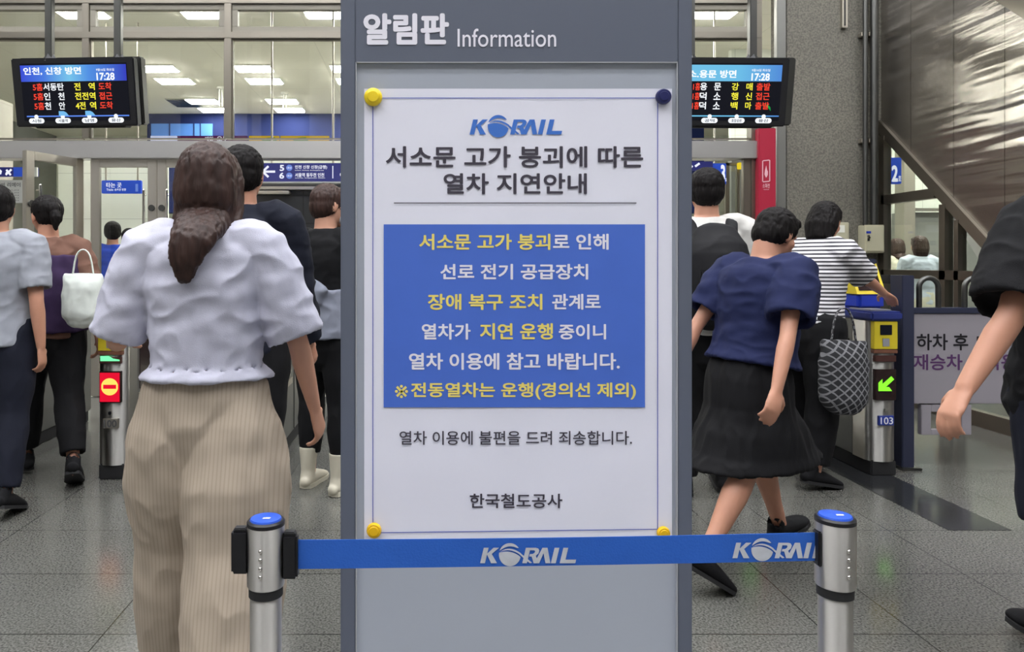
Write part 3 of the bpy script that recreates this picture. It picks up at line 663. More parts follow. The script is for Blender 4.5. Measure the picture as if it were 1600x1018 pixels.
for s_, a, c_, b_, d_, m_ in (('서소문 고가 붕괴', 655, 365, 860, 390.2, 'yellowprint'), ('로 인해', 864, 365, 951, 390, 'white'), ('선로 전기 공급장치', 688, 412, 919, 436.5, 'white'),
        ('장애 복구 조치', 668.5, 458.8, 847.5, 484, 'yellowprint'), ('관계로', 862.6, 458.8, 938.7, 483.5, 'white'), ('열차가', 659, 505.3, 735.4, 530.3, 'white'), ('지연 운행', 750, 504.7, 864, 530.2, 'yellowprint'), ('중이니', 873, 506, 947, 530, 'white'),
        ('열차 이용에 참고 바랍니다.', 639, 551, 968.5, 577.4, 'white'), ('전동열차는 운행(경의선 제외)', 642.3, 597.3, 993.7, 624, 'yellowprint')):
    txt(s_, a, c_, b_, d_, YT-.0006, m_, 'message_text', ps, .024, 0)
txt('※', 617, 601, 637.5, 621.5, YT-.0006, 'yellowprint', 'reference_mark', ps, .003, 0)
txt('열차 이용에 불편을 드려 죄송합니다.', 624.3, 672.7, 987.5, 694.6, YT, 'ink', 'apology_text', ps, .008, 0); txt('한국철도공사', 734, 770.7, 878.7, 793.4, YT, 'ink', 'signature_text', ps, .016, 0)
def magnet(px, py, r, m_, lab):
    c = P(px, py, YP-.003); o = MB().tube([c, c+V((0,-.006,0)), c+V((0,-.0095,0))], [r/700, r/700, r/700*.86], 32, cap='flat').build('magnet', m_, sharp=.9)
    MB().tube([c+V((0,-.0094,0)), c+V((0,-.0115,0))], [r/700*.66, r/700*.58], 32, cap='flat').build('knob', m_, o); tag(o, lab, 'magnet', 'round magnets on the poster')
magnet(583.3, 152, 14, 'magnety', 'bright yellow round magnet, larger, at the top corner of the poster'); magnet(1036, 151.5, 12, 'magnetb', 'dark navy round magnet at the top corner of the poster')
magnet(584.5, 827.5, 11.5, 'magnetd', 'amber round magnet at the bottom left corner of the poster'); magnet(1036, 831.5, 10, 'magnetd', 'amber round magnet at the bottom right corner, just above the blue belt')

# ---------------------------------------------------------------- queue stanchions and belt
def stanchion(px, ytop, s_, label, riv, left):
    Y = F/s_; x = X_(px, Y); zt = Z_(ytop, Y); z = lambda py: Z_(py, Y)
    r = empty('queue_stanchion', (x, Y, 0), label, 'stanchion', 'stanchions in front of the information board')
    hr = 29/s_; pr = 24.5/s_
    zc = zt-.012
    MB().tube([V((x,Y,0)), V((x,Y,.012)), V((x,Y,.03)), V((x,Y,.036))], [.17, .17, .12, .04], 48, cap='flat').build('base', 'steelv', r)
    MB().cyl((x, Y, .03), pr, z(905)-.03, 40).build('post', 'post', r)
    MB().cyl((x, Y, z(928)), pr*1.08, z(904)-z(928), 40).build('collar', 'rubber', r)
    MB().tube([V((x,Y,z(913))), V((x,Y,z(911))), V((x,Y,zc))], [hr*.97, hr, hr], 48, cap='flat').build('head', 'post', r)
    MB().tube([V((x,Y,zc)), V((x,Y,zc+.006)), V((x,Y,zc+.009))], [hr*1.01, hr*1.01, hr*.93], 48, cap='flat').build('cap_ring', 'black', r)
    MB().tube([V((x,Y,zc+.008)), V((x,Y,zc+.012)), V((x,Y,zc+.0135))], [hr*.86, hr*.8, hr*.5], 40, cap='flat').build('cap', 'capblue', r)
    mb = MB()
    c0 = V((x-.004, Y-.012, zc+.0142)); mb.flat([c0+V(q) for q in ((0,0,0), (.012,0,0), (.014,.006,0), (.002,.006,0))]); mb.build('cap_print', 'white', r)
    dx = (riv-px)/s_; an = math.asin(max(-1, min(1, dx/hr)))
    view = math.atan2(-x, -Y)
    for py in (850, 863, 876, 889):
        MB().ell((x+hr*math.sin(view-an), Y+hr*math.cos(view-an), z(py)), (.0035, .0035, .0035), u=12, v=8).build('rivet', 'steelv', r)
    if left:
        for sg in (-1, 1):
            a, b_ = (x-hr-.026, x-hr+.004) if sg < 0 else (x+hr-.004, x+hr+.024)
            zz0, zz1 = (z(893), z(826)) if sg < 0 else (z(901), z(832))
            MB().box(a, b_, Y-.012, Y+.012, zz0, zz1, .004).build('belt_socket', 'black', r)
            MB().box(a+.004, b_-.004, Y-.009, Y+.009, zz1-.001, zz1+.004, .002).build('release_button', 'rubber', r)
    else:
        MB().box(x-hr-.003, x-hr+.010, Y-.012, Y+.008, z(881), z(827), .002).build('belt_mouth', 'black', r)
    return x, Y, hr
s1 = stanchion(415.5, 808, 900, 'stainless queue post with blue cap and black belt sockets on both sides', 407, True)
s2 = stanchion(1305, 803, 925, 'stainless queue post with blue cap out of which the blue belt is drawn', 1323, False)
pa, pb = V((X_(464, 1.2778), 1.2778, 0)), V((s2[0]-s2[2]+.002, s2[1], 0))
def bp_(px, py):      # photo pixel on the vertical plane of the belt
    k2 = (px-CX)/F; t = (k2*pa.y-pa.x)/((pb.x-pa.x)-k2*(pb.y-pa.y)); Yp = pa.y+(pb.y-pa.y)*t
    return V((pa.x+(pb.x-pa.x)*t, Yp, CH+(CY-py)*Yp/F))
top = lambda x: 843-(x-464)/(1278-464)*11.5+2.2*math.sin(PI*(x-464)/814)
bot = lambda x: 888.5-(x-464)/(1278-464)*13+1.2*math.sin(PI*(x-464)/814)
mb = MB(); prev = None; th = V((0, .0012, 0))
for i in range(61):
    x = 464+(1279-464)*i/60
    q = [mb.bm.verts.new(bp_(x, bot(x))), mb.bm.verts.new(bp_(x, top(x))), mb.bm.verts.new(bp_(x, top(x))+th), mb.bm.verts.new(bp_(x, bot(x))+th)]
    if prev:
        for a in range(4): mb._f([prev[a], prev[(a+1) % 4], q[(a+1) % 4], q[a]])
    prev = q
bmesh.ops.recalc_face_normals(mb.bm, faces=mb.bm.faces[:])
bl = mb.build('barrier_belt', 'belt'); tag(bl, 'blue webbing belt with pale wordmarks stretched between the two stanchions', 'barrier belt')
for ox, sc_ in ((750, 1), (1144, 1)):
    mb = MB()
    korail(mb, lambda x, y: bp_(ox+(x-582)/413*150, top(ox+75)+7.5+(y-513)/100*36-(0 if ox < 1000 else .6)) - V((0, .0012, 0)))
    if ox > 1000:       # the end of the word is wound into the post
        g = mb.bm; lim = bp_(1274.5, 850)
        bmesh.ops.bisect_plane(g, geom=g.verts[:]+g.edges[:]+g.faces[:], plane_co=lim, plane_no=(1,0,0), clear_outer=True)
    mb.build('company_wordmark', 'beltlogo', bl)

# ---------------------------------------------------------------- train departure screens
def pill(mb, x0, y0, x1, y1, Y, e):
    r = (y1-y0)/2; pts = []
    for k2 in range(13): a = PI/2+PI*k2/12; pts.append(P(x0+r+r*math.cos(a), (y0+y1)/2-r*math.sin(a), Y)-V((0,e,0)))
    for k2 in range(13): a = -PI/2+PI*k2/12; pts.append(P(x1-r+r*math.cos(a), (y0+y1)/2-r*math.sin(a), Y)-V((0,e,0)))
    mb.flat(pts)
def monitor(x0, label, title, tbox, hdr, rows, pills, poles, rail, trains, date):
    Y = 5.0; x1 = x0+197; y0, y1 = 90, 195.5; xc = (x0+x1)/2
    root = empty('departure_monitor', P(xc, y0, Y), label, 'monitor', 'hanging departure monitors')
    MB().prect(x0, y0, x1, y1, Y, .07, .008).build('casing', 'black', root)
    MB().prect(x0+14, y0+8, x1-11, y1-9, Y-.003, .02, .002).build('display', 'screen', root)
    MB().prect(x0+12, y0+4, x1+10, y1+3, Y+.13, .09, .01).build('rear_casing', 'darksteel', root)
    MB().prect(x0+30, y1-2, x1-20, y1+4, Y+.04, .1, .006).build('bottom_bracket', 'black', root)
    e = .0045; B = (x0+15, y0+11, x1-12, y0+36)
    MB().rect(*B, Y, e).build('title_band', hdr, root)
    txt(title, *tbox, Y, 'tw', 'title_text', root, .03, e+.001)
    txt('17:28', x0+137, y0+23.5, x0+166, y0+35, Y, 'tw', 'clock_text', root, .03, e+.001); txt(date, x0+137, y0+17, x0+166, y0+21, Y, 'tw', 'date_text', root, .01, e+.001)
    for j, row in enumerate(rows):
        for s_, a, b_, m_ in row: txt(s_, x0+a, y0+38.5+j*14.6, x0+b_, y0+50+j*14.6, Y, m_, 'departure_text', root, .02, e+.001)
    mb = MB(); mb.rect(x0+19, y1-17, x1-12, y1-15, Y, e); mb.build('route_line', rail, root)
    for s_, a, b_ in pills:
        mb = MB(); pill(mb, x0+a, y1-13, x0+b_, y1-5, Y, e+.0004); c = (a+b_)/2; pill(mb, x0+c-3.4, y1-18.6, x0+c+3.4, y1-12, Y, e+.0002)
        p = mb.build('station_pill', 'tw', root); txt(s_, x0+a+5, y1-11.4, x0+b_-5, y1-6.4, Y, 'tink', 'station_text', p, .02, e+.001)
    for c in trains:
        mb = MB(); mb.flat([P(x0+c-6, y1-17, Y-e-.001), P(x0+c+10, y1-17, Y-e-.001), P(x0+c+6, y1-22, Y-e-.001), P(x0+c+2, y1-24, Y-e-.001), P(x0+c-6, y1-24, Y-e-.001)]); mb.build('train_icon', 'tcy', root)
    if not trains:
        mb = MB(); mb.flat([P(x0+164, y1-33, Y-e-.001), P(x0+172, y1-24, Y-e-.001), P(x0+171, y1-30, Y-e-.001), P(x0+166, y1-35, Y-e-.001)]); mb.build('train_icon', 'tg', root)
    R = Euler((math.radians(9), 0, math.radians(-3)) if x0 < 500 else (math.radians(9), 0, math.radians(1)))
    root.rotation_euler = R
    for px in poles:
        xx = X_(px, Y); zz = Z_(y0+2, Y)
        mb = MB().box(xx-.024, xx+.024, Y+.05, Y+.1, zz, HZ, .004)
        o = mb.build('hanger_pole', 'darksteel', root)
        MB().tube([V((xx, Y+.075, zz-.01)), V((xx, Y+.075, zz+.05))], [.07, .028], 4, cap='flat').build('pole_foot', 'black', root)
    # the poles stay upright while the casing is tipped
    inv = R.to_matrix().inverted()
    for o in root.children:
        if o.name.startswith(('hanger_pole', 'pole_foot')): o.matrix_basis = inv.to_4x4()
monitor(13, 'black departure monitor with deep blue title band hanging over the doors', '인천, 신창 방면', (33, 104, 126, 116), 'hdrblue',
    [[('5홈', 33, 49, 'tr'), ('서동탄', 50, 83, 'tw'), ('전', 100, 110, 'ty'), ('역', 123, 133, 'ty'), ('도착', 139, 160, 'tr')],
     [('5홈', 33, 49, 'tr'), ('인', 50, 60, 'tw'), ('천', 73, 83, 'tw'), ('전전역', 100, 133, 'ty'), ('접근', 139, 160, 'tr')],
     [('5홈', 33, 49, 'tr'), ('천', 50, 60, 'tw'), ('안', 73, 83, 'tw'), ('4전', 100, 116, 'ty'), ('역', 123, 133, 'ty'), ('도착', 139, 160, 'tr')]],
    [('시청', 22, 47), ('서울역', 65, 90), ('남영', 108, 133), ('용산', 151, 176)], (69, 178), 'tline', (77, 120), '9월16일 화요일')
monitor(1039, 'black departure monitor with pale blue title band beside the concrete wall', '덕소.용문 방면', (1063, 109, 1152, 121), 'hdrcyan',
    [[('1홈', 46, 57, 'tr'), ('용', 57, 68, 'tw'), ('문', 79, 90, 'tw'), ('강', 107, 118, 'ty'), ('매', 130, 140, 'ty'), ('출발', 146, 168, 'tr')],
     [('1홈', 46, 57, 'tr'), ('덕', 57, 68, 'tw'), ('소', 79, 90, 'tw'), ('행', 107, 118, 'ty'), ('신', 130, 140, 'ty'), ('접근', 146, 168, 'tr')],
     [('1홈', 46, 57, 'tr'), ('덕', 57, 68, 'tw'), ('소', 79, 90, 'tw'), ('백', 107, 118, 'ty'), ('마', 130, 140, 'ty'), ('출발', 146, 168, 'tr')]],
    [('홍대', 22, 46), ('공덕', 62, 88), ('효창공원', 105, 131), ('용산', 148, 174)], (1085, 1183), 'hdrcyan', (), '9월16일 화요일')

# ---------------------------------------------------------------- ticket gates
def gate(x, y, label, led='arrow', number=None, L_=1.75, terminal=False, extra=False):
    hw, H_ = .088, .985
    r = empty('ticket_gate', (x, y, 0), label, 'ticket gate', 'row of ticket gates')
    rad = .088
    pts = [V((x+rad*math.cos(a), y+rad-rad*math.sin(a)*.8, .085)) for a in [PI*i/20 for i in range(21)]]
    pts = pts+[V((x-rad, y+.2, .085)), V((x+rad, y+.2, .085))]
    MB().prism(pts, (0, 0, H_-.085-.06)).build('end_column', 'column', r, sharp=.5)
    MB().box(x-.075, x+.075, y+.03, y+L_-.03, 0, .09, .006).build('plinth', 'rubber', r)
    MB().box(x-.085, x+.085, y+.2, y+L_, .085, .93, .01).build('body', 'gatepanel', r)
    for sg in (-1, 1):
        q = [V((x+sg*.088, y+.22, .3)), V((x+sg*.088, y+L_*.5, .3)), V((x+sg*.088, y+L_*.5, .62)), V((x+sg*.088, y+.22, .62))]
        MB().prism([V((x+sg*.084, y+.24, .5)), V((x+sg*.084, y+.75, .5)), V((x+sg*.084, y+.75, .76)), V((x+sg*.084, y+.24, .80))], (sg*.006, 0, 0)).build('flap_window', 'led', r)
        MB().prism([V((x+sg*.084, y+.22, .44)), V((x+sg*.084, y+.78, .44)), V((x+sg*.084, y+.78, .48)), V((x+sg*.084, y+.22, .48))], (sg*.012, 0, 0)).build('sill_strip', 'steel', r)
        MB().box(x+sg*.086-.003, x+sg*.086+.003, y+.88, y+.89, .1, .92).build('panel_joint', 'black', r)
    MB().box(x-.095, x+.095, y-.005, y+.62, .93, .985, .012).build('top_cover', 'gateblue', r)
    MB().box(x-.08, x+.08, y+.62, y+L_, .93, .97, .01).build('rear_cover', 'gatepanel', r)
    MB().box(x-.07, x+.06, y+.05, y+.27, .984, .994, .003).build('card_reader', 'pad', r)
    yf = y+rad*.2-.002
    fr = lambda x0, x1, z0, z1, m_, nm, d=.012, par=r: MB().box(x+x0, x+x1, yf-d+.006, yf+.03, z0, z1, .002).build(nm, m_, par)
    fr(-.07, .07, .76, .925, 'gateyellow', 'front_panel')
    sc_ = fr(-.035, .035, .845, .905, 'screen', 'small_display', .016)
    fr(-.022, .022, .775, .825, 'pad', 'code_plate', .014)
    fr(-.07, .07, .735, .757, 'brownlabel', 'brown_label'); fr(-.062, .062, .685, .722, 'slot', 'ticket_slot')
    lw = fr(-.062, .062, .455, .64, 'led', 'led_window')
    fr(-.01, .01, .385, .405, 'steelv', 'key_lock', .014)
    e = yf-.0085
    mb = MB()
    if led == 'arrow':
        cx, cz, u = x-.004, .545, .0085
        A = [(-5,-4), (4.5,-4), (2.5,-1.2), (.2,-1.2), (6,4.2), (4,6.4), (-2.2,.9), (-2.2,4.4), (-5,1.8)]
        mb.flat([V((cx+a*u, e, cz+b_*u)) for a, b_ in A]); mb.build('arrow_symbol', 'ledgrn', lw)
    else:
        mb.flat([V((x-.058, e, .462)), V((x+.058, e, .462)), V((x+.058, e, .632)), V((x-.058, e, .632))]); mb.build('led_field', 'ledred', lw)
        mb = MB()
        def half(s_):
            pts = []
            a0 = math.asin(.012/.05)
            for i in range(17):
                a = a0+(PI-2*a0)*i/16; pts.append(V((x+.05*math.cos(a), e-.001, .55+s_*.05*math.sin(a))))
            return pts if s_ > 0 else pts[::-1]
        for s_ in (1, -1): mb.flat(half(s_)[::-1])
        mb.flat([V((x-.0485, e-.001, .538)), V((x-.038, e-.001, .538)), V((x-.038, e-.001, .562)), V((x-.0485, e-.001, .562))])
        mb.flat([V((x+.038, e-.001, .538)), V((x+.0485, e-.001, .538)), V((x+.0485, e-.001, .562)), V((x+.038, e-.001, .562))])
        mb.build('no_entry_symbol', 'ledyel', lw)
        mb = MB(); mb.flat([V((x-.055, e, .70)), V((x+.058, e, .70)), V((x+.058, e, .708)), V((x+.02, e, .715)), V((x-.005, e, .73)), V((x-.055, e, .73))]); mb.build('led_strip', 'ledmint', r)
    if number:
        pl = fr(-.042, .048, .305, .362, 'plateblue' if number == '103' else 'steel', 'number_plate')
        cpx = CX+F*x/yf; s_ = F/yf
        fy = lambda z: CY-(z-CH)*s_
        yq = yf-.0075
        cpx = CX+F*x/yq; s_ = F/yq
        txt(number, cpx-.034*s_, CY-(.355-CH)*s_, cpx+.04*s_, CY-(.313-CH)*s_, yq, 'white' if number == '103' else 'inkgrey', 'number_text', pl, .01)
    if terminal:
        ty = y+.18; x += .035
        MB().box(x-.1, x+.07, ty, ty+.2, .985, 1.09, .02).build('terminal_base', 'termblue', r)
        t0 = MB().prism([V((x-.1, ty+.01, 1.08)), V((x-.1, ty+.16, 1.08)), V((x-.1, ty+.2, 1.27)), V((x-.1, ty+.11, 1.27))], (.18, 0, 0)).build('terminal_head', 'gateyellow', r)
        f0 = lambda u, v_: V((x-.1+u*.18, ty+.01+v_*.1-.003, 1.08+v_*.19))
        MB().prism([f0(.1,.12), f0(.9,.12), f0(.9,.8), f0(.1,.8)], (0, .004, 0)).build('terminal_screen', 'led', t0)
        mb = MB(); mb.flat([q-V((0,.002,0)) for q in (f0(.2,.6), f0(.75,.6), f0(.75,.76), f0(.2,.76))]); mb.build('lit_bar', 'bar', t0)
        MB().box(x-.1, x+.08, ty+.1, ty+.2, 1.265, 1.3, .008).build('terminal_top', 'fencenavy', r)
        MB().tube([V((x-.17, ty+.2, 1.3)), V((x-.05, ty+.2, 1.3))], [.055, .055], 24, cap='flat').build('signal_drum', 'termblue', r)
    return r
gate(2.765, 4.38, 'ticket gate with green arrow and number 103, card terminal on its top', number='103', terminal=True)
gate(1.915, 4.27, 'ticket gate behind the walker in black, beside the grey board edge')
gate(-1.83, 4.30, 'ticket gate with red no-entry light, beside the walker in white blouse', led='stop', number='100')
gate(-1.0, 4.35, 'ticket gate hidden behind the walker in beige trousers', led='arrow')
gate(-2.76, 4.2, 'ticket gate at the far left whose long grey side shows', led='arrow')

# ---------------------------------------------------------------- fence with the boarding notice
YN = 4.54
fn = empty('sign_fence', (3.0, YN, 0), 'low fence beside the ticket gate with grey lettered panel and steel hoops', 'fence')
MB().box(X_(1410, YN), X_(1429, YN), YN, YN+.12, 0, Z_(430, YN), .004).build('post', 'fencenavy', fn)
MB().box(X_(1410, YN)-.02, X_(1429, YN)+.03, YN-.03, YN+.15, 0, .015, .003).build('post_foot', 'darksteel', fn)
z1 = Z_(430, YN)
MB().prism([V((X_(1410, YN), YN+.12, z1)), V((X_(1428, YN), YN+.12, z1)), V((X_(1428, YN), 6.1, z1)), V((X_(1410, YN), 6.1, z1))], (0, 0, -.055)).build('side_rail', 'steelv', fn)
MB().box(X_(1412, YN), X_(1426, YN), 5.98, 6.08, 0, z1-.05, .004).build('rear_post', 'steel', fn)
MB().box(X_(1429, YN), 4.32, YN+.02, YN+.10, Z_(490, YN), Z_(481, YN), .004).build('top_rail', 'fencenavy', fn)
MB().box(X_(1429, YN), 4.32, YN+.03, YN+.075, Z_(632, YN), Z_(490, YN), .004).build('panel', 'fencepanel', fn)
for a in (1436, 1507):
    x0, x1 = X_(a, YN+.06), X_(a+30, YN+.06); r_ = (x1-x0)/2; zb, zt = Z_(482, YN+.06), Z_(434, YN+.06)
    pts = [V((x0, YN+.06, zb-.01))]+[V(((x0+x1)/2-r_*math.cos(t), YN+.06, zt-r_+r_*math.sin(t))) for t in [PI*i/14 for i in range(15)]]+[V((x1, YN+.06, zb-.01))]
    MB().tube(pts, [.016]*len(pts), 12, side=(0,1,0)).build('hoop', 'darksteel', fn)
mb = MB()
for q in ((1440, 632, 1455, 679), (1503, 632, 1518, 679), (1455, 671, 1503, 679), (1455, 632, 1503, 643)): mb.prect(*q, YN+.03, .04, .002)
mb.build('lower_bracket', 'fencepanel', fn)
MB().box(4.2, 4.3, YN, YN+.12, 0, Z_(490, YN), .004).build('end_post', 'fencenavy', fn)
txt('하차 후 15분', 1432, 521, 1572, 547, YN+.03, 'fink', 'lettering', fn, .02); txt('재승차 미적용', 1427, 553, 1588, 578, YN+.03, 'purple', 'lettering', fn, .02)
# ---------------------------------------------------------------- people
SK = dict(skin=mat('skin', (190,138,114), .5, sss=.08, nscale=14, namt=.05), skinpale=mat('pale_skin', (200,150,126), .5, sss=.08, nscale=14, namt=.05))
M.update(SK)
def cloth(name, rgb, rough=.85, bs=350, bump=.12, amt=.06): return mat(name, rgb, rough, nscale=22, namt=amt, bump=bump, bscale=bs, spec=.25)
M.update(hairbrown=mat('dark_brown_hair', (56,38,33), .5, spec=.3, nscale=60, namt=.4, bump=.35, bscale=90, stretch=(1,1,.06)),
    hairblack=mat('black_hair', (21,18,18), .6, spec=.15, nscale=60, namt=.35, bump=.3, bscale=90, stretch=(1,1,.06)),
    blouse=cloth('white_blouse', (192,192,208)), beige=stripes('ribbed_beige', (168,154,138), (157,143,127), .011, .35, 'X', .85),
    darknavy=cloth('dark_navy_cloth', (20,23,36)), blackcloth=cloth('black_cloth', (15,15,18)), navyshirt=cloth('navy_shirt', (27,34,70)),
    greycloth=cloth('grey_denim_cloth', (128,132,146)), greyshirt=cloth('light_grey_shirt', (146,149,158)), brownshirt=cloth('brown_shirt', (112,82,70)), plum=cloth('plum_cloth', (58,42,74)),
    striped=stripes('striped_jersey', (222,220,224), (52,50,58), .022, .45, 'Z'), whitetee=cloth('white_tee', (196,194,190)), paleblue=cloth('pale_blue_tee', (206,218,228)), cream=cloth('cream_dress', (222,220,196)),
    bluetee=cloth('blue_tee', (40,70,176)), bootcream=mat('cream_boot', (196,190,172), .5), tan=mat('tan_leather', (176,132,104), .5), mask=cloth('white_mask', (232,234,238)), bagwhite=cloth('white_tote', (212,218,212)), greenbag=cloth('green_wrap', (96,160,110)), plaid=plaid('plaid_cloth'),
    eyewhite=mat('eye_white', (236,234,230), .2), iris=mat('dark_iris', (34,24,20), .15), lip=mat('lip', (176,106,98), .45), darkskinbag=cloth('dark_backpack', (18,18,22), .7))
def solid(mb, name, m, parent=None, voxel=.008, smooth=4, fold=None, origin=None):
    """fuse overlapping closed pieces into one continuous skin"""
    me = bpy.data.meshes.new(name); mb.bm.to_mesh(me); mb.bm.free()
    o = bpy.data.objects.new(name, me); C.objects.link(o)
    r = o.modifiers.new('r', 'REMESH'); r.mode = 'VOXEL'; r.voxel_size = voxel
    if smooth: s = o.modifiers.new('s', 'SMOOTH'); s.iterations = smooth; s.factor = .5
    dg = bpy.context.evaluated_depsgraph_get(); nm = bpy.data.meshes.new_from_object(o.evaluated_get(dg))
    o.modifiers.clear(); o.data = nm; bpy.data.meshes.remove(me); nm.name = name
    if fold:
        amp, sc = fold[0], V(fold[1]); seed = V((fold[2] if len(fold) > 2 else 0, 3, 1))
        co = [v.co.copy() for v in nm.vertices]; no = [v.vector.copy() for v in nm.vertex_normals]
        out = []
        for p, nv in zip(co, no):
            q = V((p.x*sc.x, p.y*sc.y, p.z*sc.z))+seed
            n_ = noise.noise(q)+.5*noise.noise(q*2.1)
            out.extend(p+nv*(amp*(1-abs(n_)*2.2)*.8))
        nm.vertices.foreach_set('co', out); nm.update()
    nm.materials.clear(); nm.materials.append(M[m])
    nm.polygons.foreach_set('use_smooth', [True]*len(nm.polygons))
    if parent is not None: o.parent = parent
    return o
def rotx(v, a): return Matrix.Rotation(a, 3, 'X') @ v
D = math.radians
def person(label, px, Y, H, yaw, group=None, vox=.007, fem=False, lean=0, larm=(0,8,12), rarm=(0,8,12), lleg=(0,3,0), rleg=(0,3,0), reach=None, head=(0,0), tilt=0,
           hair='short', hairm='hairblack', skin='skin', top=None, bottom=None, shoe='shoe', shoem='blackcloth', eyes=False, curl=.5, wide=1.0, X=None):
    x = X if X is not None else (px-CX)*Y/F
    hip = V((0, 0, .52*H)); L1, L2 = .235*H, .238*H
    fw = .92 if fem else 1.0
    u = V((0, math.sin(D(lean)), math.cos(D(lean))))
    # legs: (hip swing forward, outward, knee bend)
    sole = []; legs = []
    for sg, (a, ab, kb) in ((-1, lleg), (1, rleg)):
        h = hip+V((sg*.052*H, 0, 0))
        d1 = rotx(V((sg*math.sin(D(ab)), 0, -math.cos(D(ab)))), D(a)); k = h+d1*L1
        d2 = rotx(V((sg*math.sin(D(ab))*.6, 0, -math.cos(D(ab)))), D(a-kb)); an = k+d2*L2
        fp = max(-50, min(15, (a-kb)*.9)) if (a-kb) < -8 else (max(0, a-kb)*.6)
        f = V((sg*.13, math.cos(D(fp)), math.sin(D(fp)))).normalized(); lat = f.cross(V((0,0,1))).normalized(); up = lat.cross(f).normalized()
        legs.append((sg, h, k, an, f, lat, up)); 
        for t in (-.04, .06, .105): sole.append((an-up*.045*H+f*t*H).z)
    dz = V((0, 0, -min(sole)+.002))
    hip += dz; legs = [(sg, h+dz, k+dz, an+dz, f, lat, up) for sg, h, k, an, f, lat, up in legs]
    at = lambda z: hip+(u*((z-.52)*H) if z > .52 else V((0,0,(z-.52)*H)))
    nb = at(.845); sh = .104*H*fw*wide
    hd = at(.93)+V((0, .012*H, 0)); hh = .134*H
    Rh = Matrix.Rotation(D(head[0]), 3, 'Z') @ Matrix.Rotation(D(-head[1]), 3, 'X') @ Matrix.Rotation(D(tilt), 3, 'Y')
    hd = at(.86)+Rh @ V((0, .012*H, .07*H))
    hp = lambda a, b, c: hd+Rh @ (V((a, b, c))*hh)
    yawR = Matrix.Rotation(D(yaw), 3, 'Z')
    # arms: (swing forward, outward, elbow bend)
    arms = []
    for sg, (a, ab, eb), key in ((-1, larm, 'l'), (1, rarm, 'r')):
        s = at(.808)+V((sg*sh, -.004*H, 0)); A1, A2 = .172*H, .150*H
        if reach and reach[0] == key:
            T = yawR.transposed() @ (V(reach[1])-V((x, Y, 0))); d = T-s; L = min(d.length, A1+A2-.003); d.normalize()
            T = s+d*L; c_ = (A1*A1-A2*A2+L*L)/(2*L); hgt_ = math.sqrt(max(0, A1*A1-c_*c_))
            pole = V(reach[2]) if len(reach) > 2 else V((sg*.4, -.3, -1)); pole = (pole-d*pole.dot(d)).normalized()
            e = s+d*c_+pole*hgt_; w_ = T
        else:
            d1 = rotx(V((sg*math.sin(D(ab)), 0, -math.cos(D(ab)))), D(a)); e = s+d1*A1
            d2 = rotx(V((sg*math.sin(D(ab))*.5, 0, -math.cos(D(ab)))), D(a+eb)); w_ = e+d2*A2
        arms.append((sg, s, e, w_))
    # --- body, one skin
    mb = MB(); w1 = 1.0 if not fem else .95; r = lambda a, b: (a*H*w1*wide, b*H*w1)
    spine = [(.455,.075,.058),(.50,.098,.070),(.55,.094,.066),(.61,.078,.055),(.68,.086,.060),(.75,.098,.066),(.80,.100,.058),(.835,.066,.045),(.855,.036,.036),(.90,.032,.034)]
    mb.tube([at(z) for z, *_ in spine], [r(a, b) for _, a, b in spine], 20, (1,0,0), sub=2)
    mb.tube([at(.845), hp(0, -.05, -.2)], [.036*H*w1, .034*H*w1], 14)
    mb.ell(hp(0,-.05,.12), (.335*hh,.42*hh,.37*hh), Rh); mb.ell(hp(0,.09,-.14), (.275*hh,.29*hh,.34*hh), Rh); mb.ell(hp(0,.25,-.40), (.12*hh,.11*hh,.09*hh), Rh)
    for sg in (-1, 1):
        mb.ell(hp(sg*.17,.2,-.1), (.12*hh,.13*hh,.13*hh), Rh); mb.ell(hp(sg*.335,-.02,-.03), (.045*hh,.10*hh,.15*hh), Rh)
    mb.ell(hp(0,.31,.09), (.22*hh,.07*hh,.05*hh), Rh)
    mb.tube([hp(0,.36,.05), hp(0,.42,-.06), hp(0,.45,-.13)], [.035*hh, .045*hh, .058*hh], 10); mb.ell(hp(0,.37,-.25), (.11*hh,.045*hh,.03*hh), Rh); mb.ell(hp(0,.36,-.305), (.09*hh,.045*hh,.035*hh), Rh)
    for sg, s, e, w_ in arms:
        ar = .9 if fem else 1.0
        mb.tube([s+V((-sg*.03*H,0,.005*H)), s, s.lerp(e,.4), e, e.lerp(w_,.3), w_], [.026*H, .030*H*ar, .027*H*ar, .0215*H*ar, .0225*H*ar, (.0165*H*ar, .0135*H*ar)], 14, sub=2)
        d = (w_-e).normalized(); nrm = V((-sg, .25, 0)); nrm = (nrm-d*nrm.dot(d)).normalized(); ac = d.cross(nrm)
        if ac.y < 0: ac = -ac
        if reach and reach[0] == ('l' if sg < 0 else 'r'):
            nrm = V((0,0,-1)); nrm = (nrm-d*nrm.dot(d)).normalized(); ac = d.cross(nrm)*(1)
            if (ac.x*sg) > 0: ac = -ac
        k = H/1.7
        mb.tube([w_-d*.01, w_+d*.03*k, w_+d*.065*k, w_+d*.09*k], [(.024*k,.016*k), (.034*k,.016*k), (.040*k,.0145*k), (.037*k,.011*k)], 14, side=ac)
        for j, (off, ln) in enumerate(((.030,.068),(.010,.076),(-.011,.071),(-.030,.055))):
            p = w_+d*.088*k+ac*off*k; pts = [p-d*.02*k, p]; ang = .15
            for q in range(3): ang += curl*(.55+.12*j); pts.append(pts[-1]+(d*math.cos(ang)+nrm*math.sin(ang))*ln*k*(.42,.32,.26)[q])
            mb.tube(pts, [.0095*k, .0095*k, .009*k, .0082*k, .007*k], 8)
        p = w_+d*.025*k+ac*.03*k; q1 = p+(d*.6+ac*.65+nrm*.35).normalized()*.034*k; q2 = q1+(d*.85+ac*.15+nrm*.5).normalized()*.03*k
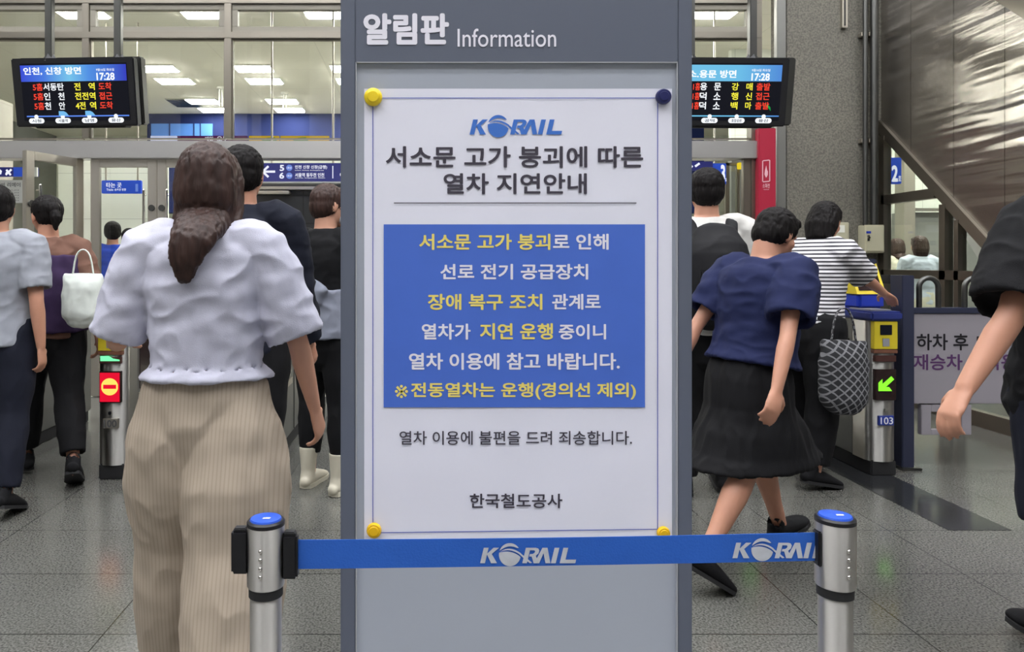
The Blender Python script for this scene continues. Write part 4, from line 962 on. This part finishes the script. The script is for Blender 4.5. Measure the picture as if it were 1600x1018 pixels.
        mb.tube([p-ac*.012*k, p, q1, q2], [.013*k, .0125*k, .0105*k, .0085*k], 8)
    for sg, h, k, an, f, lat, up in legs:
        lr = 1.0
        mb.tube([h+V((0,0,.03*H)), h.lerp(k,.15), h.lerp(k,.5), k, k.lerp(an,.28), k.lerp(an,.7), an], [.054*H, .054*H, .045*H, .031*H, .0335*H, .023*H, .0195*H], 16, sub=2)
        mb.tube([an-f*.028*H-up*.026*H, an+f*.02*H-up*.022*H, an+f*.07*H-up*.032*H, an+f*.098*H-up*.036*H], [.020*H, .023*H, (.025*H,.012*H), (.020*H,.008*H)], 12, side=lat)
    body = solid(mb, 'person', skin, None, min(vox, .006) if eyes else vox, 3)
    tag(body, label, 'person', group)
    # --- eyes and lips
    if eyes:
        for sg in (-1, 1):
            ey = MB().ell(hp(sg*.135,.315,.03), (.058*hh,.05*hh,.036*hh), Rh).build('eye', 'eyewhite', body, local=True)
            MB().ell(hp(sg*.135,.352,.03), (.028*hh,.02*hh,.028*hh), Rh).build('iris', 'iris', ey, local=True)
            MB().tube([hp(sg*.06,.365,.115), hp(sg*.14,.36,.135), hp(sg*.22,.31,.115)], [.014*hh, .018*hh, .01*hh], 8).build('eyebrow', hairm, body, local=True)
    # --- hair
    mb = MB()
    mb.ell(hp(0,-.085,.165), (.385*hh,.43*hh,.39*hh), Rh)
    if hair in ('short', 'bob'):
        mb.ell(hp(0,-.20,-.02), (.345*hh,.31*hh,.36*hh), Rh)
        for sg in (-1, 1): mb.ell(hp(sg*.27,-.10,.02), (.11*hh,.20*hh,.24*hh), Rh)
        mb.ell(hp(0,.20,.36), (.27*hh,.18*hh,.12*hh), Rh)
    if hair == 'bob':
        mb.tube([hp(0,-.15,.1), hp(0,-.2,-.2), hp(0,-.2,-.42)], [(.40*hh,.36*hh), (.41*hh,.34*hh), (.36*hh,.27*hh)], 18, side=Rh @ V((1,0,0)))
    if hair == 'long':
        mb.tube([hp(0,-.14,.15), hp(0,-.2,-.15), hp(0,-.24,-.5), nb+V((0,-.085*H,-.01*H)), nb+V((-.01*H,-.10*H,-.045*H)), nb+V((-.014*H,-.095*H,-.085*H))], [(.39*hh,.38*hh), (.41*hh,.34*hh), (.37*hh,.27*hh), (.30*hh,.16*hh), (.22*hh,.11*hh), (.10*hh,.05*hh)], 20, side=Rh @ V((1,0,0)), sub=3)
        for sg in (-1, 1): mb.tube([hp(sg*.24,.16,.33), hp(sg*.36,.08,.05), hp(sg*.36,0,-.3), nb+V((sg*.055*H,-.02*H,-.02*H))], [.1*hh, .09*hh, .1*hh, .06*hh], 12, sub=2)
    if hair == 'tied':
        mb.ell(hp(0,-.18,.0), (.33*hh,.30*hh,.33*hh), Rh); mb.ell(hp(0,-.50,.12), (.16*hh,.16*hh,.18*hh), Rh)
        mb.tube([hp(0,-.5,.1), hp(0,-.6,-.12), hp(0,-.55,-.4)], [.12*hh, .13*hh, .05*hh], 12, sub=2)
        mb.ell(hp(0,.18,.36), (.27*hh,.18*hh,.11*hh), Rh)
    solid(mb, 'hair', hairm, body, .005, 2, (.0045, (75, 75, 10)))
    # --- clothes
    t = dict(kind='tee', m='blackcloth', hem=.50, sleeve=.75, ease=.012, flare=0, fold=.006); t.update(top or {})
    b = dict(kind='trousers', m='blackcloth', waist=.60, length=.97, ease=.012, flare=0, fold=.007); b.update(bottom or {})
    mb = MB(); E = t['ease']*H
    prof = [(z, a, c) for z, a, c in spine if z > t['hem']+.012 and z < .83]
    h0 = [q for q in spine if q[0] <= t['hem']+.012]; a0, c0 = (h0[-1][1], h0[-1][2]) if h0 else (.09, .06)
    pts = [at(t['hem'])]+[at(z) for z, *_ in prof]+[at(.836), at(.852)]
    base = max(a0, .09) if t['flare'] >= 0 else a0
    rd = [((base+t['flare'])*H*wide+E, (c0+.004+t['flare']*.6)*H+E)]+[(max(a, .086 if t['hem'] < .58 else 0)*H*w1*wide+E, c*H*w1+E*1.15) for z, a, c in prof]+[(.062*H+E*.6, .046*H+E*.6), (.044*H+E*.3, .041*H+E*.3)]
    mb.tube(pts, rd, 24, (1,0,0), cap='flat', cap0='recess', sub=3)
    for sg, s, e, w_ in arms:
        sl = t['sleeve']; q = [s+V((-sg*.045*H,0,.01*H)), s+V((0,0,.004*H))]; rr = [.034*H+E*.6, .036*H+E*.7]
        ends = s.lerp(e, min(sl, 1))
        q.append(s.lerp(e, min(sl, 1)*.5)); rr.append(.032*H+E+t.get('sflare', 0)*.5*H); q.append(ends); rr.append((.028 if sl <= 1 else .026)*H+E+t.get('sflare', 0)*H)
        if sl > 1:
            q.append(e.lerp(w_, (sl-1)*.5)); rr.append(.026*H+E*.8); q.append(e.lerp(w_, sl-1)); rr.append(.02*H+E*.8)
        mb.tube(q, rr, 18, cap='recess', cap0='round', sub=2)
    solid(mb, t.get('name', 'shirt'), t['m'], body, vox, 5, (t['fold'], (7, 7, 11), px))
    mb = MB(); E = b['ease']*H
    if b['kind'] == 'trousers' or b['kind'] == 'shorts':
        mb.tube([at(z) for z in (.455, .50, .55, b['waist'])], [(.084*H*wide+E, .064*H+E), (.102*H*w1*wide+E, .073*H+E), (.096*H*w1*wide+E, .068*H+E), (.080*H*wide+E, .058*H+E)], 22, (1,0,0), sub=2, cap='flat', cap0='round')
        for sg, h, k, an, f, lat, up in legs:
            q = [h+V((0,0,.02*H)), h.lerp(k,.2), h.lerp(k,.55), k]; fl = b['flare']*H
            rr = [.056*H+E, .057*H+E+fl*.5, .049*H+E+fl*.9, .036*H+E+fl]
            if b['length'] <= .5: e_ = b['length']*2; q = [h+V((0,0,.02*H)), h.lerp(k, e_*.5), h.lerp(k, e_)]; rr = [.056*H+E, .055*H+E+fl*.5, .050*H+E+fl]
            else: q += [k.lerp(an,.35), k.lerp(an, (b['length']-.5)*2)]; rr += [.036*H+E+fl, .026*H+E+fl]
            mb.tube(q, rr, 20, cap='recess', cap0='round', sub=3)
    else:
        low = (legs[0][2]+legs[1][2])/2; sp = abs((legs[0][2]-legs[1][2]).y)/2; zk = b['length']
        dn = at(.46)*1.0; q = [at(b['waist']), at(.52), dn, dn.lerp(V((low.x, low.y, low.z)), zk*.6), dn.lerp(V((low.x, low.y, low.z)), zk)]
        rr = [(.078*H+E, .056*H+E), (.104*H+E, .076*H+E), (.106*H+E, .082*H+E), (.112*H+E+b['flare']*.5*H, .085*H+E+sp*.5), (.112*H+E+b['flare']*H, .088*H+E+sp*.95)]
        mb.tube(q, rr, 26, (1,0,0), cap='recess', cap0='flat', sub=3)
    solid(mb, {'trousers': 'trousers', 'shorts': 'shorts', 'skirt': 'skirt'}[b['kind']], b['m'], body, vox, 5, (b['fold'], (8, 8, 5) if b['kind'] != 'skirt' else (14, 14, 2), px+3))
    # --- shoes
    if shoe:
        for sg, h, k, an, f, lat, up in legs:
            mb = MB(); g = lambda a, c: an+f*a*H+up*c*H
            tall = 1 if shoe == 'boot' else 0
            if shoe == 'flat':
                mb.tube([g(-.038,-.032), g(-.01,-.036), g(.05,-.039), g(.10,-.040), g(.112,-.040)], [(.021*H,.012*H), (.024*H,.009*H), (.028*H,.006*H), (.021*H,.005*H), (.010*H,.004*H)], 14, side=lat, sub=2)
                mb.tube([g(-.034,-.026), g(-.03,-.02)], [(.020*H,.012*H), (.018*H,.010*H)], 12, side=lat); mb.tube([g(.055,-.032), g(.10,-.034)], [(.028*H,.012*H), (.018*H,.007*H)], 12, side=lat)
            else:
                mb.tube([g(-.036,-.024), g(-.01,-.020), g(.035,-.022), g(.08,-.029), g(.108,-.033), g(.118,-.036)], [(.020*H,.019*H), (.026*H,.024*H), (.029*H,.023*H), (.031*H,.016*H), (.025*H,.011*H), (.012*H,.007*H)], 16, side=lat, sub=2)
                mb.tube([g(-.020,-.02), g(-.014,.010), g(-.008,.014 if not tall else .085)], [.025*H, .0235*H, .024*H if not tall else .032*H], 16, cap='recess', cap0='round')
            sh_ = solid(mb, 'boot' if tall else 'shoe', shoem, body, .006, 3)
            if shoe != 'flat':
                mb = MB(); th = .010*H if not tall else .014*H
                outline = [(-.046,0),(-.038,.020),(-.01,.026),(.03,.027),(.075,.033),(.105,.027),(.122,.008),(.122,-.008),(.105,-.027),(.075,-.033),(.03,-.027),(-.01,-.026),(-.038,-.020)]
                mb.prism([an-up*.045*H+f*a*H+lat*c*H for a, c in outline], up*th)
                mb.build('sole', shoem if tall else ('rubber' if shoem != 'whitetee' else 'whitetee'), sh_, local=True)
    body.rotation_euler = (0, 0, D(yaw)); body.location = (x, Y, 0)
    info = dict(at=at, sh=sh, H=H, arms=arms, legs=legs, hp=hp, hh=hh, R=yawR, loc=V((x, Y, 0)), Rh=Rh, u=u)
    return body, info
def wpt(i, p): return i['R'] @ V(p)+i['loc']

# woman walking past on the near side, seen from behind
b0, i0 = person('person in white blouse and wide beige trousers, long brown hair, walking away', 324, 2.12, 1.60, 2, fem=True, hair='long', hairm='hairbrown', skin='skinpale', vox=.006,
    larm=(6, 22, 84), rarm=(4, 20, 16), lleg=(12, 2, 6), rleg=(-10, 2, 10), wide=1.06,
    top=dict(m='blouse', name='blouse', hem=.585, sleeve=.95, ease=.016, flare=.002, sflare=.006, fold=.010), bottom=dict(m='beige', waist=.595, length=.96, ease=.010, flare=.040, fold=.008), shoe='shoe', shoem='bootcream')
# dark-haired walker just beyond her
b1, i1 = person('person in dark navy jacket mostly hidden behind the white blouse', 378, 3.2, 1.76, -6, hair='short', lleg=(8, 2, 4), rleg=(-8, 2, 12), larm=(-12, 9, 14), rarm=(10, 9, 16), wide=1.04,
    top=dict(m='darknavy', name='jacket', hem=.46, sleeve=1.9, ease=.018, fold=.008), bottom=dict(m='blackcloth'))
# standing passenger with cream boots
b2, i2 = person('person in black tee and trousers with cream boots beside the information board', 508, 4.16, 1.72, -22, hair='short', hairm='hairbrown', head=(-38, 4), skin='skinpale', eyes=True,
    larm=(14, 7, 14), rarm=(16, 5, 30), lleg=(4, 2, 5), rleg=(-3, 3, 1), curl=.55, top=dict(m='blackcloth', name='tee', hem=.62, sleeve=.55, ease=.012), bottom=dict(m='blackcloth', length=.86, ease=.006), shoe='boot', shoem='bootcream')
mb = MB(); H = i2['H']; at = i2['at']      # grey overshirt slipped off one shoulder and hanging round the waist
mb.tube([at(.50), at(.55), at(.60), at(.655)], [(.124*H, .095*H), (.118*H, .090*H), (.112*H, .088*H), (.104*H, .080*H)], 24, (1,0,0), cap='recess', cap0='recess', sub=3)
mb.tube([at(.835)+V((-.085*H, .02*H, 0)), at(.80)+V((-.10*H, -.055*H, 0)), at(.74)+V((-.085*H, -.085*H, 0)), at(.68)+V((-.04*H, -.088*H, 0)), at(.63)+V((.02*H, -.085*H, 0))], [(.03*H,.02*H), (.034*H,.022*H), (.036*H,.02*H), (.04*H,.02*H), (.05*H,.02*H)], 16, side=(1,0,.4), sub=3)
solid(mb, 'overshirt', 'greycloth', b2, .007, 4, (.009, (9, 9, 9), 4))
hp, hh = i2['hp'], i2['hh']
mb = MB().ell(hp(0,.27,-.24), (.25*hh,.22*hh,.19*hh), i2['Rh']); mb.build('face_mask', 'mask', b2, local=True)
mb = MB(); [mb.tube([hp(sg*.22,.3,-.14), hp(sg*.32,.08,-.02), hp(sg*.345,-.03,.06)], [.008*hh]*3, 6) for sg in (-1, 1)]; mb.build('mask_strap', 'blackcloth', b2, local=True)
# two walkers at the left-hand gates
b3, i3 = person('person in brown top with plum vest, face turned aside, at the gate', 76, 4.36, 1.67, 30, fem=True, hair='tied', eyes=True, head=(18, 6), lleg=(18, 2, 6), rleg=(-16, 2, 14), larm=(20, 8, 40), rarm=(-14, 14, 20),
    top=dict(m='brownshirt', hem=.50, sleeve=.9, ease=.016, fold=.008), bottom=dict(m='blackcloth', length=.93, ease=.012), shoe='shoe', shoem='blackcloth')
mb = MB(); H = i3['H']; at = i3['at']
mb.tube([at(.52), at(.60), at(.70), at(.79)], [(.128*H, .100*H), (.122*H, .096*H), (.124*H, .098*H), (.116*H, .088*H)], 22, (1,0,0), cap='recess', cap0='recess', sub=3)
solid(mb, 'vest', 'plum', b3, .008, 4, (.007, (8, 8, 8), 2))
hc = wpt(i3, i3['arms'][1][3])
def tote(name, c, w_, h_, d_, m_, label, strap_top, cat='bag'):
    mb = MB()
    mb.tube([V((0,0,-h_)), V((0,0,-h_*.85)), V((0,0,-h_*.3)), V((0,0,0))], [(w_*.42, d_*.4), (w_*.5, d_*.55), (w_*.5, d_*.5), (w_*.46, d_*.2)], 22, (1,0,0), cap='flat', cap0='round', sub=3)
    o = solid(mb, name, m_, None, .008, 3, (.007, (9, 9, 7), 3)); tag(o, label, cat); o.location = c
    for s_ in (-1, 1):
        mb = MB(); q = [V((-w_*.25, s_*d_*.12, -.01)), V((-w_*.16, s_*d_*.1, strap_top*.75)), V((0, s_*d_*.05, strap_top)), V((w_*.16, s_*d_*.1, strap_top*.75)), V((w_*.25, s_*d_*.12, -.01))]
        mb.tube(q, [(.010, .004)]*5, 8, side=(0,1,0), sub=3).build('strap', m_, o, local=True)
    return o
tg_ = tote('tote_bag', V((X_(130, 4.2), 4.2, Z_(428, 4.2))), .22, .26, .12, 'bagwhite', 'crumpled white tote bag carried by the walker in the brown top', .14); tg_.rotation_euler = (0, 0, D(20))
b4, i4 = person('person in light grey shirt at the edge, walking beside the far gate', -6, 3.85, 1.66, 12, hair='short', larm=(10, 8, 20), rarm=(-12, 8, 16), lleg=(10, 2, 4), rleg=(-10, 2, 10), top=dict(m='greyshirt', hem=.50, sleeve=.8, ease=.018), bottom=dict(m='darknavy'))
# back view with backpack, passing through the gate
b5, i5 = person('person in white shirt wearing a black backpack, beside the information board', 1104, 4.02, 1.79, -8, hair='short', lleg=(4, 2, 2), rleg=(12, 2, 6), larm=(-6, 8, 12), rarm=(4, 9, 14), wide=1.02,
    top=dict(m='whitetee', hem=.50, sleeve=.85, ease=.016, fold=.007), bottom=dict(m='blackcloth', ease=.016))
H = i5['H']; at = i5['at']; c = at(.695)+V((0, -.125*H, 0))
mb = MB(); mb.tube([c+V((0,0,-.13*H)), c+V((0,-.008*H,-.06*H)), c+V((0,-.005*H,.04*H)), c+V((0,.012*H,.105*H))], [(.085*H,.05*H), (.09*H,.06*H), (.088*H,.052*H), (.062*H,.03*H)], 20, (1,0,0), sub=3)
bp0 = solid(mb, 'backpack', 'darkskinbag', None, .008, 3, (.004, (7,7,7)))
for sg in (-1, 1):
    MB().tube([at(.79)+V((sg*.05*H,-.085*H,0)), at(.838)+V((sg*.062*H,-.035*H,.004*H)), at(.842)+V((sg*.068*H,.02*H,0)), at(.79)+V((sg*.072*H,.082*H,0)), at(.70)+V((sg*.085*H,.07*H,0)), at(.65)+V((sg*.09*H,-.02*H,0)), at(.63)+V((sg*.07*H,-.1*H,0))], [(.018*H, .006*H)]*7, 10, side=(1,0,0), sub=3).build('shoulder_strap', 'darkskinbag', bp0, local=True)
MB().box(-.06*H, .06*H, -.018*H, 0, -.10*H, .0, .01).build('front_pocket', 'darkskinbag', bp0, local=True).location = c+V((0, -.048*H, 0))
bp0.rotation_euler = (0, 0, D(-8)); bp0.location = i5['loc']; tag(bp0, 'black backpack on the back of the person in the white shirt', 'backpack')
# striped tee, reaching to the card reader of gate 103
b6, i6 = person('person in striped tee stretching an arm to the gate card reader', 1268, 4.30, 1.63, -66, fem=True, hair='bob', head=(10, 20), lean=8, eyes=True, reach=('r', P(1398, 474, 4.50), (.3, .2, -1)), curl=.25,
    larm=(12, 8, 30), lleg=(10, 3, 4), rleg=(-6, 3, 6), skin='skin', top=dict(m='striped', name='tee', hem=.55, sleeve=.85, ease=.020, fold=.008), bottom=dict(m='blackcloth', ease=.016, length=.95), shoe='shoe', shoem='blackcloth')
o = tote('shoulder_bag', V((X_(1318, 4.02), 4.02, Z_(532, 4.02))), .24, .36, .11, 'plaid', 'grey and black plaid cloth bag beside the person in striped tee', .18); o.rotation_euler = (0, 0, D(-20))
# navy shirt and black skirt, striding across on the near side
b7, i7 = person('person in navy top and black skirt striding in front of the striped tee', 1170, 3.06, 1.545, -66, fem=True, hair='short', head=(-4, 26), lean=10, lleg=(26, 2, 4), rleg=(-20, 2, 16), larm=(-34, 10, 6), rarm=(-30, 16, 4), wide=1.1,
    top=dict(m='navyshirt', hem=.57, sleeve=.75, ease=.027, flare=.004, sflare=.0, fold=.009), bottom=dict(m='blackcloth', kind='skirt', waist=.61, length=.95, ease=.017, flare=.026, fold=.010), shoe='shoe', shoem='blackcloth', skin='skin')
# walker cut by the edge of the frame
b8, i8 = person('person in black tee at the frame edge, forearm swung forward beside the fence', 1702, 2.2, 1.70, 14, hair='short', reach=('l', P(1498, 628, 2.05), (-.2, -1, -.6)), rarm=(-10, 8, 14), lleg=(-12, 5, 14), rleg=(12, 3, 4), wide=1.12,
    top=dict(m='blackcloth', hem=.47, sleeve=.95, ease=.030, sflare=.006, fold=.010), bottom=dict(m='darknavy', kind='shorts', length=.46, ease=.024, flare=.016), shoe='shoe', shoem='blackcloth')
# people beyond the glass
person('person in bright blue tee seen through the open glass door', 176, 8.2, 1.73, 20, hair='short', vox=.011, top=dict(m='bluetee'), bottom=dict(m='darknavy'))
person('person in dark brown top seen through the glass door, beside the blue tee', 202, 8.8, 1.68, -5, hair='short', vox=.011, top=dict(m='brownshirt'), bottom=dict(m='blackcloth'))
person('person in pale blue tee behind the partition glass, back turned', 1437, 8.5, 1.58, -5, fem=True, hair='bob', hairm='hairbrown', vox=.010, top=dict(m='paleblue', sleeve=.8, ease=.016), bottom=dict(m='cream', kind='skirt', length=.8), larm=(10, 8, 40))
person('person in cream dress behind the partition glass, next to the pale blue tee', 1401, 9.4, 1.58, 10, fem=True, hair='long', hairm='hairbrown', vox=.010, top=dict(m='cream', ease=.018), bottom=dict(m='cream', kind='skirt', length=.9))
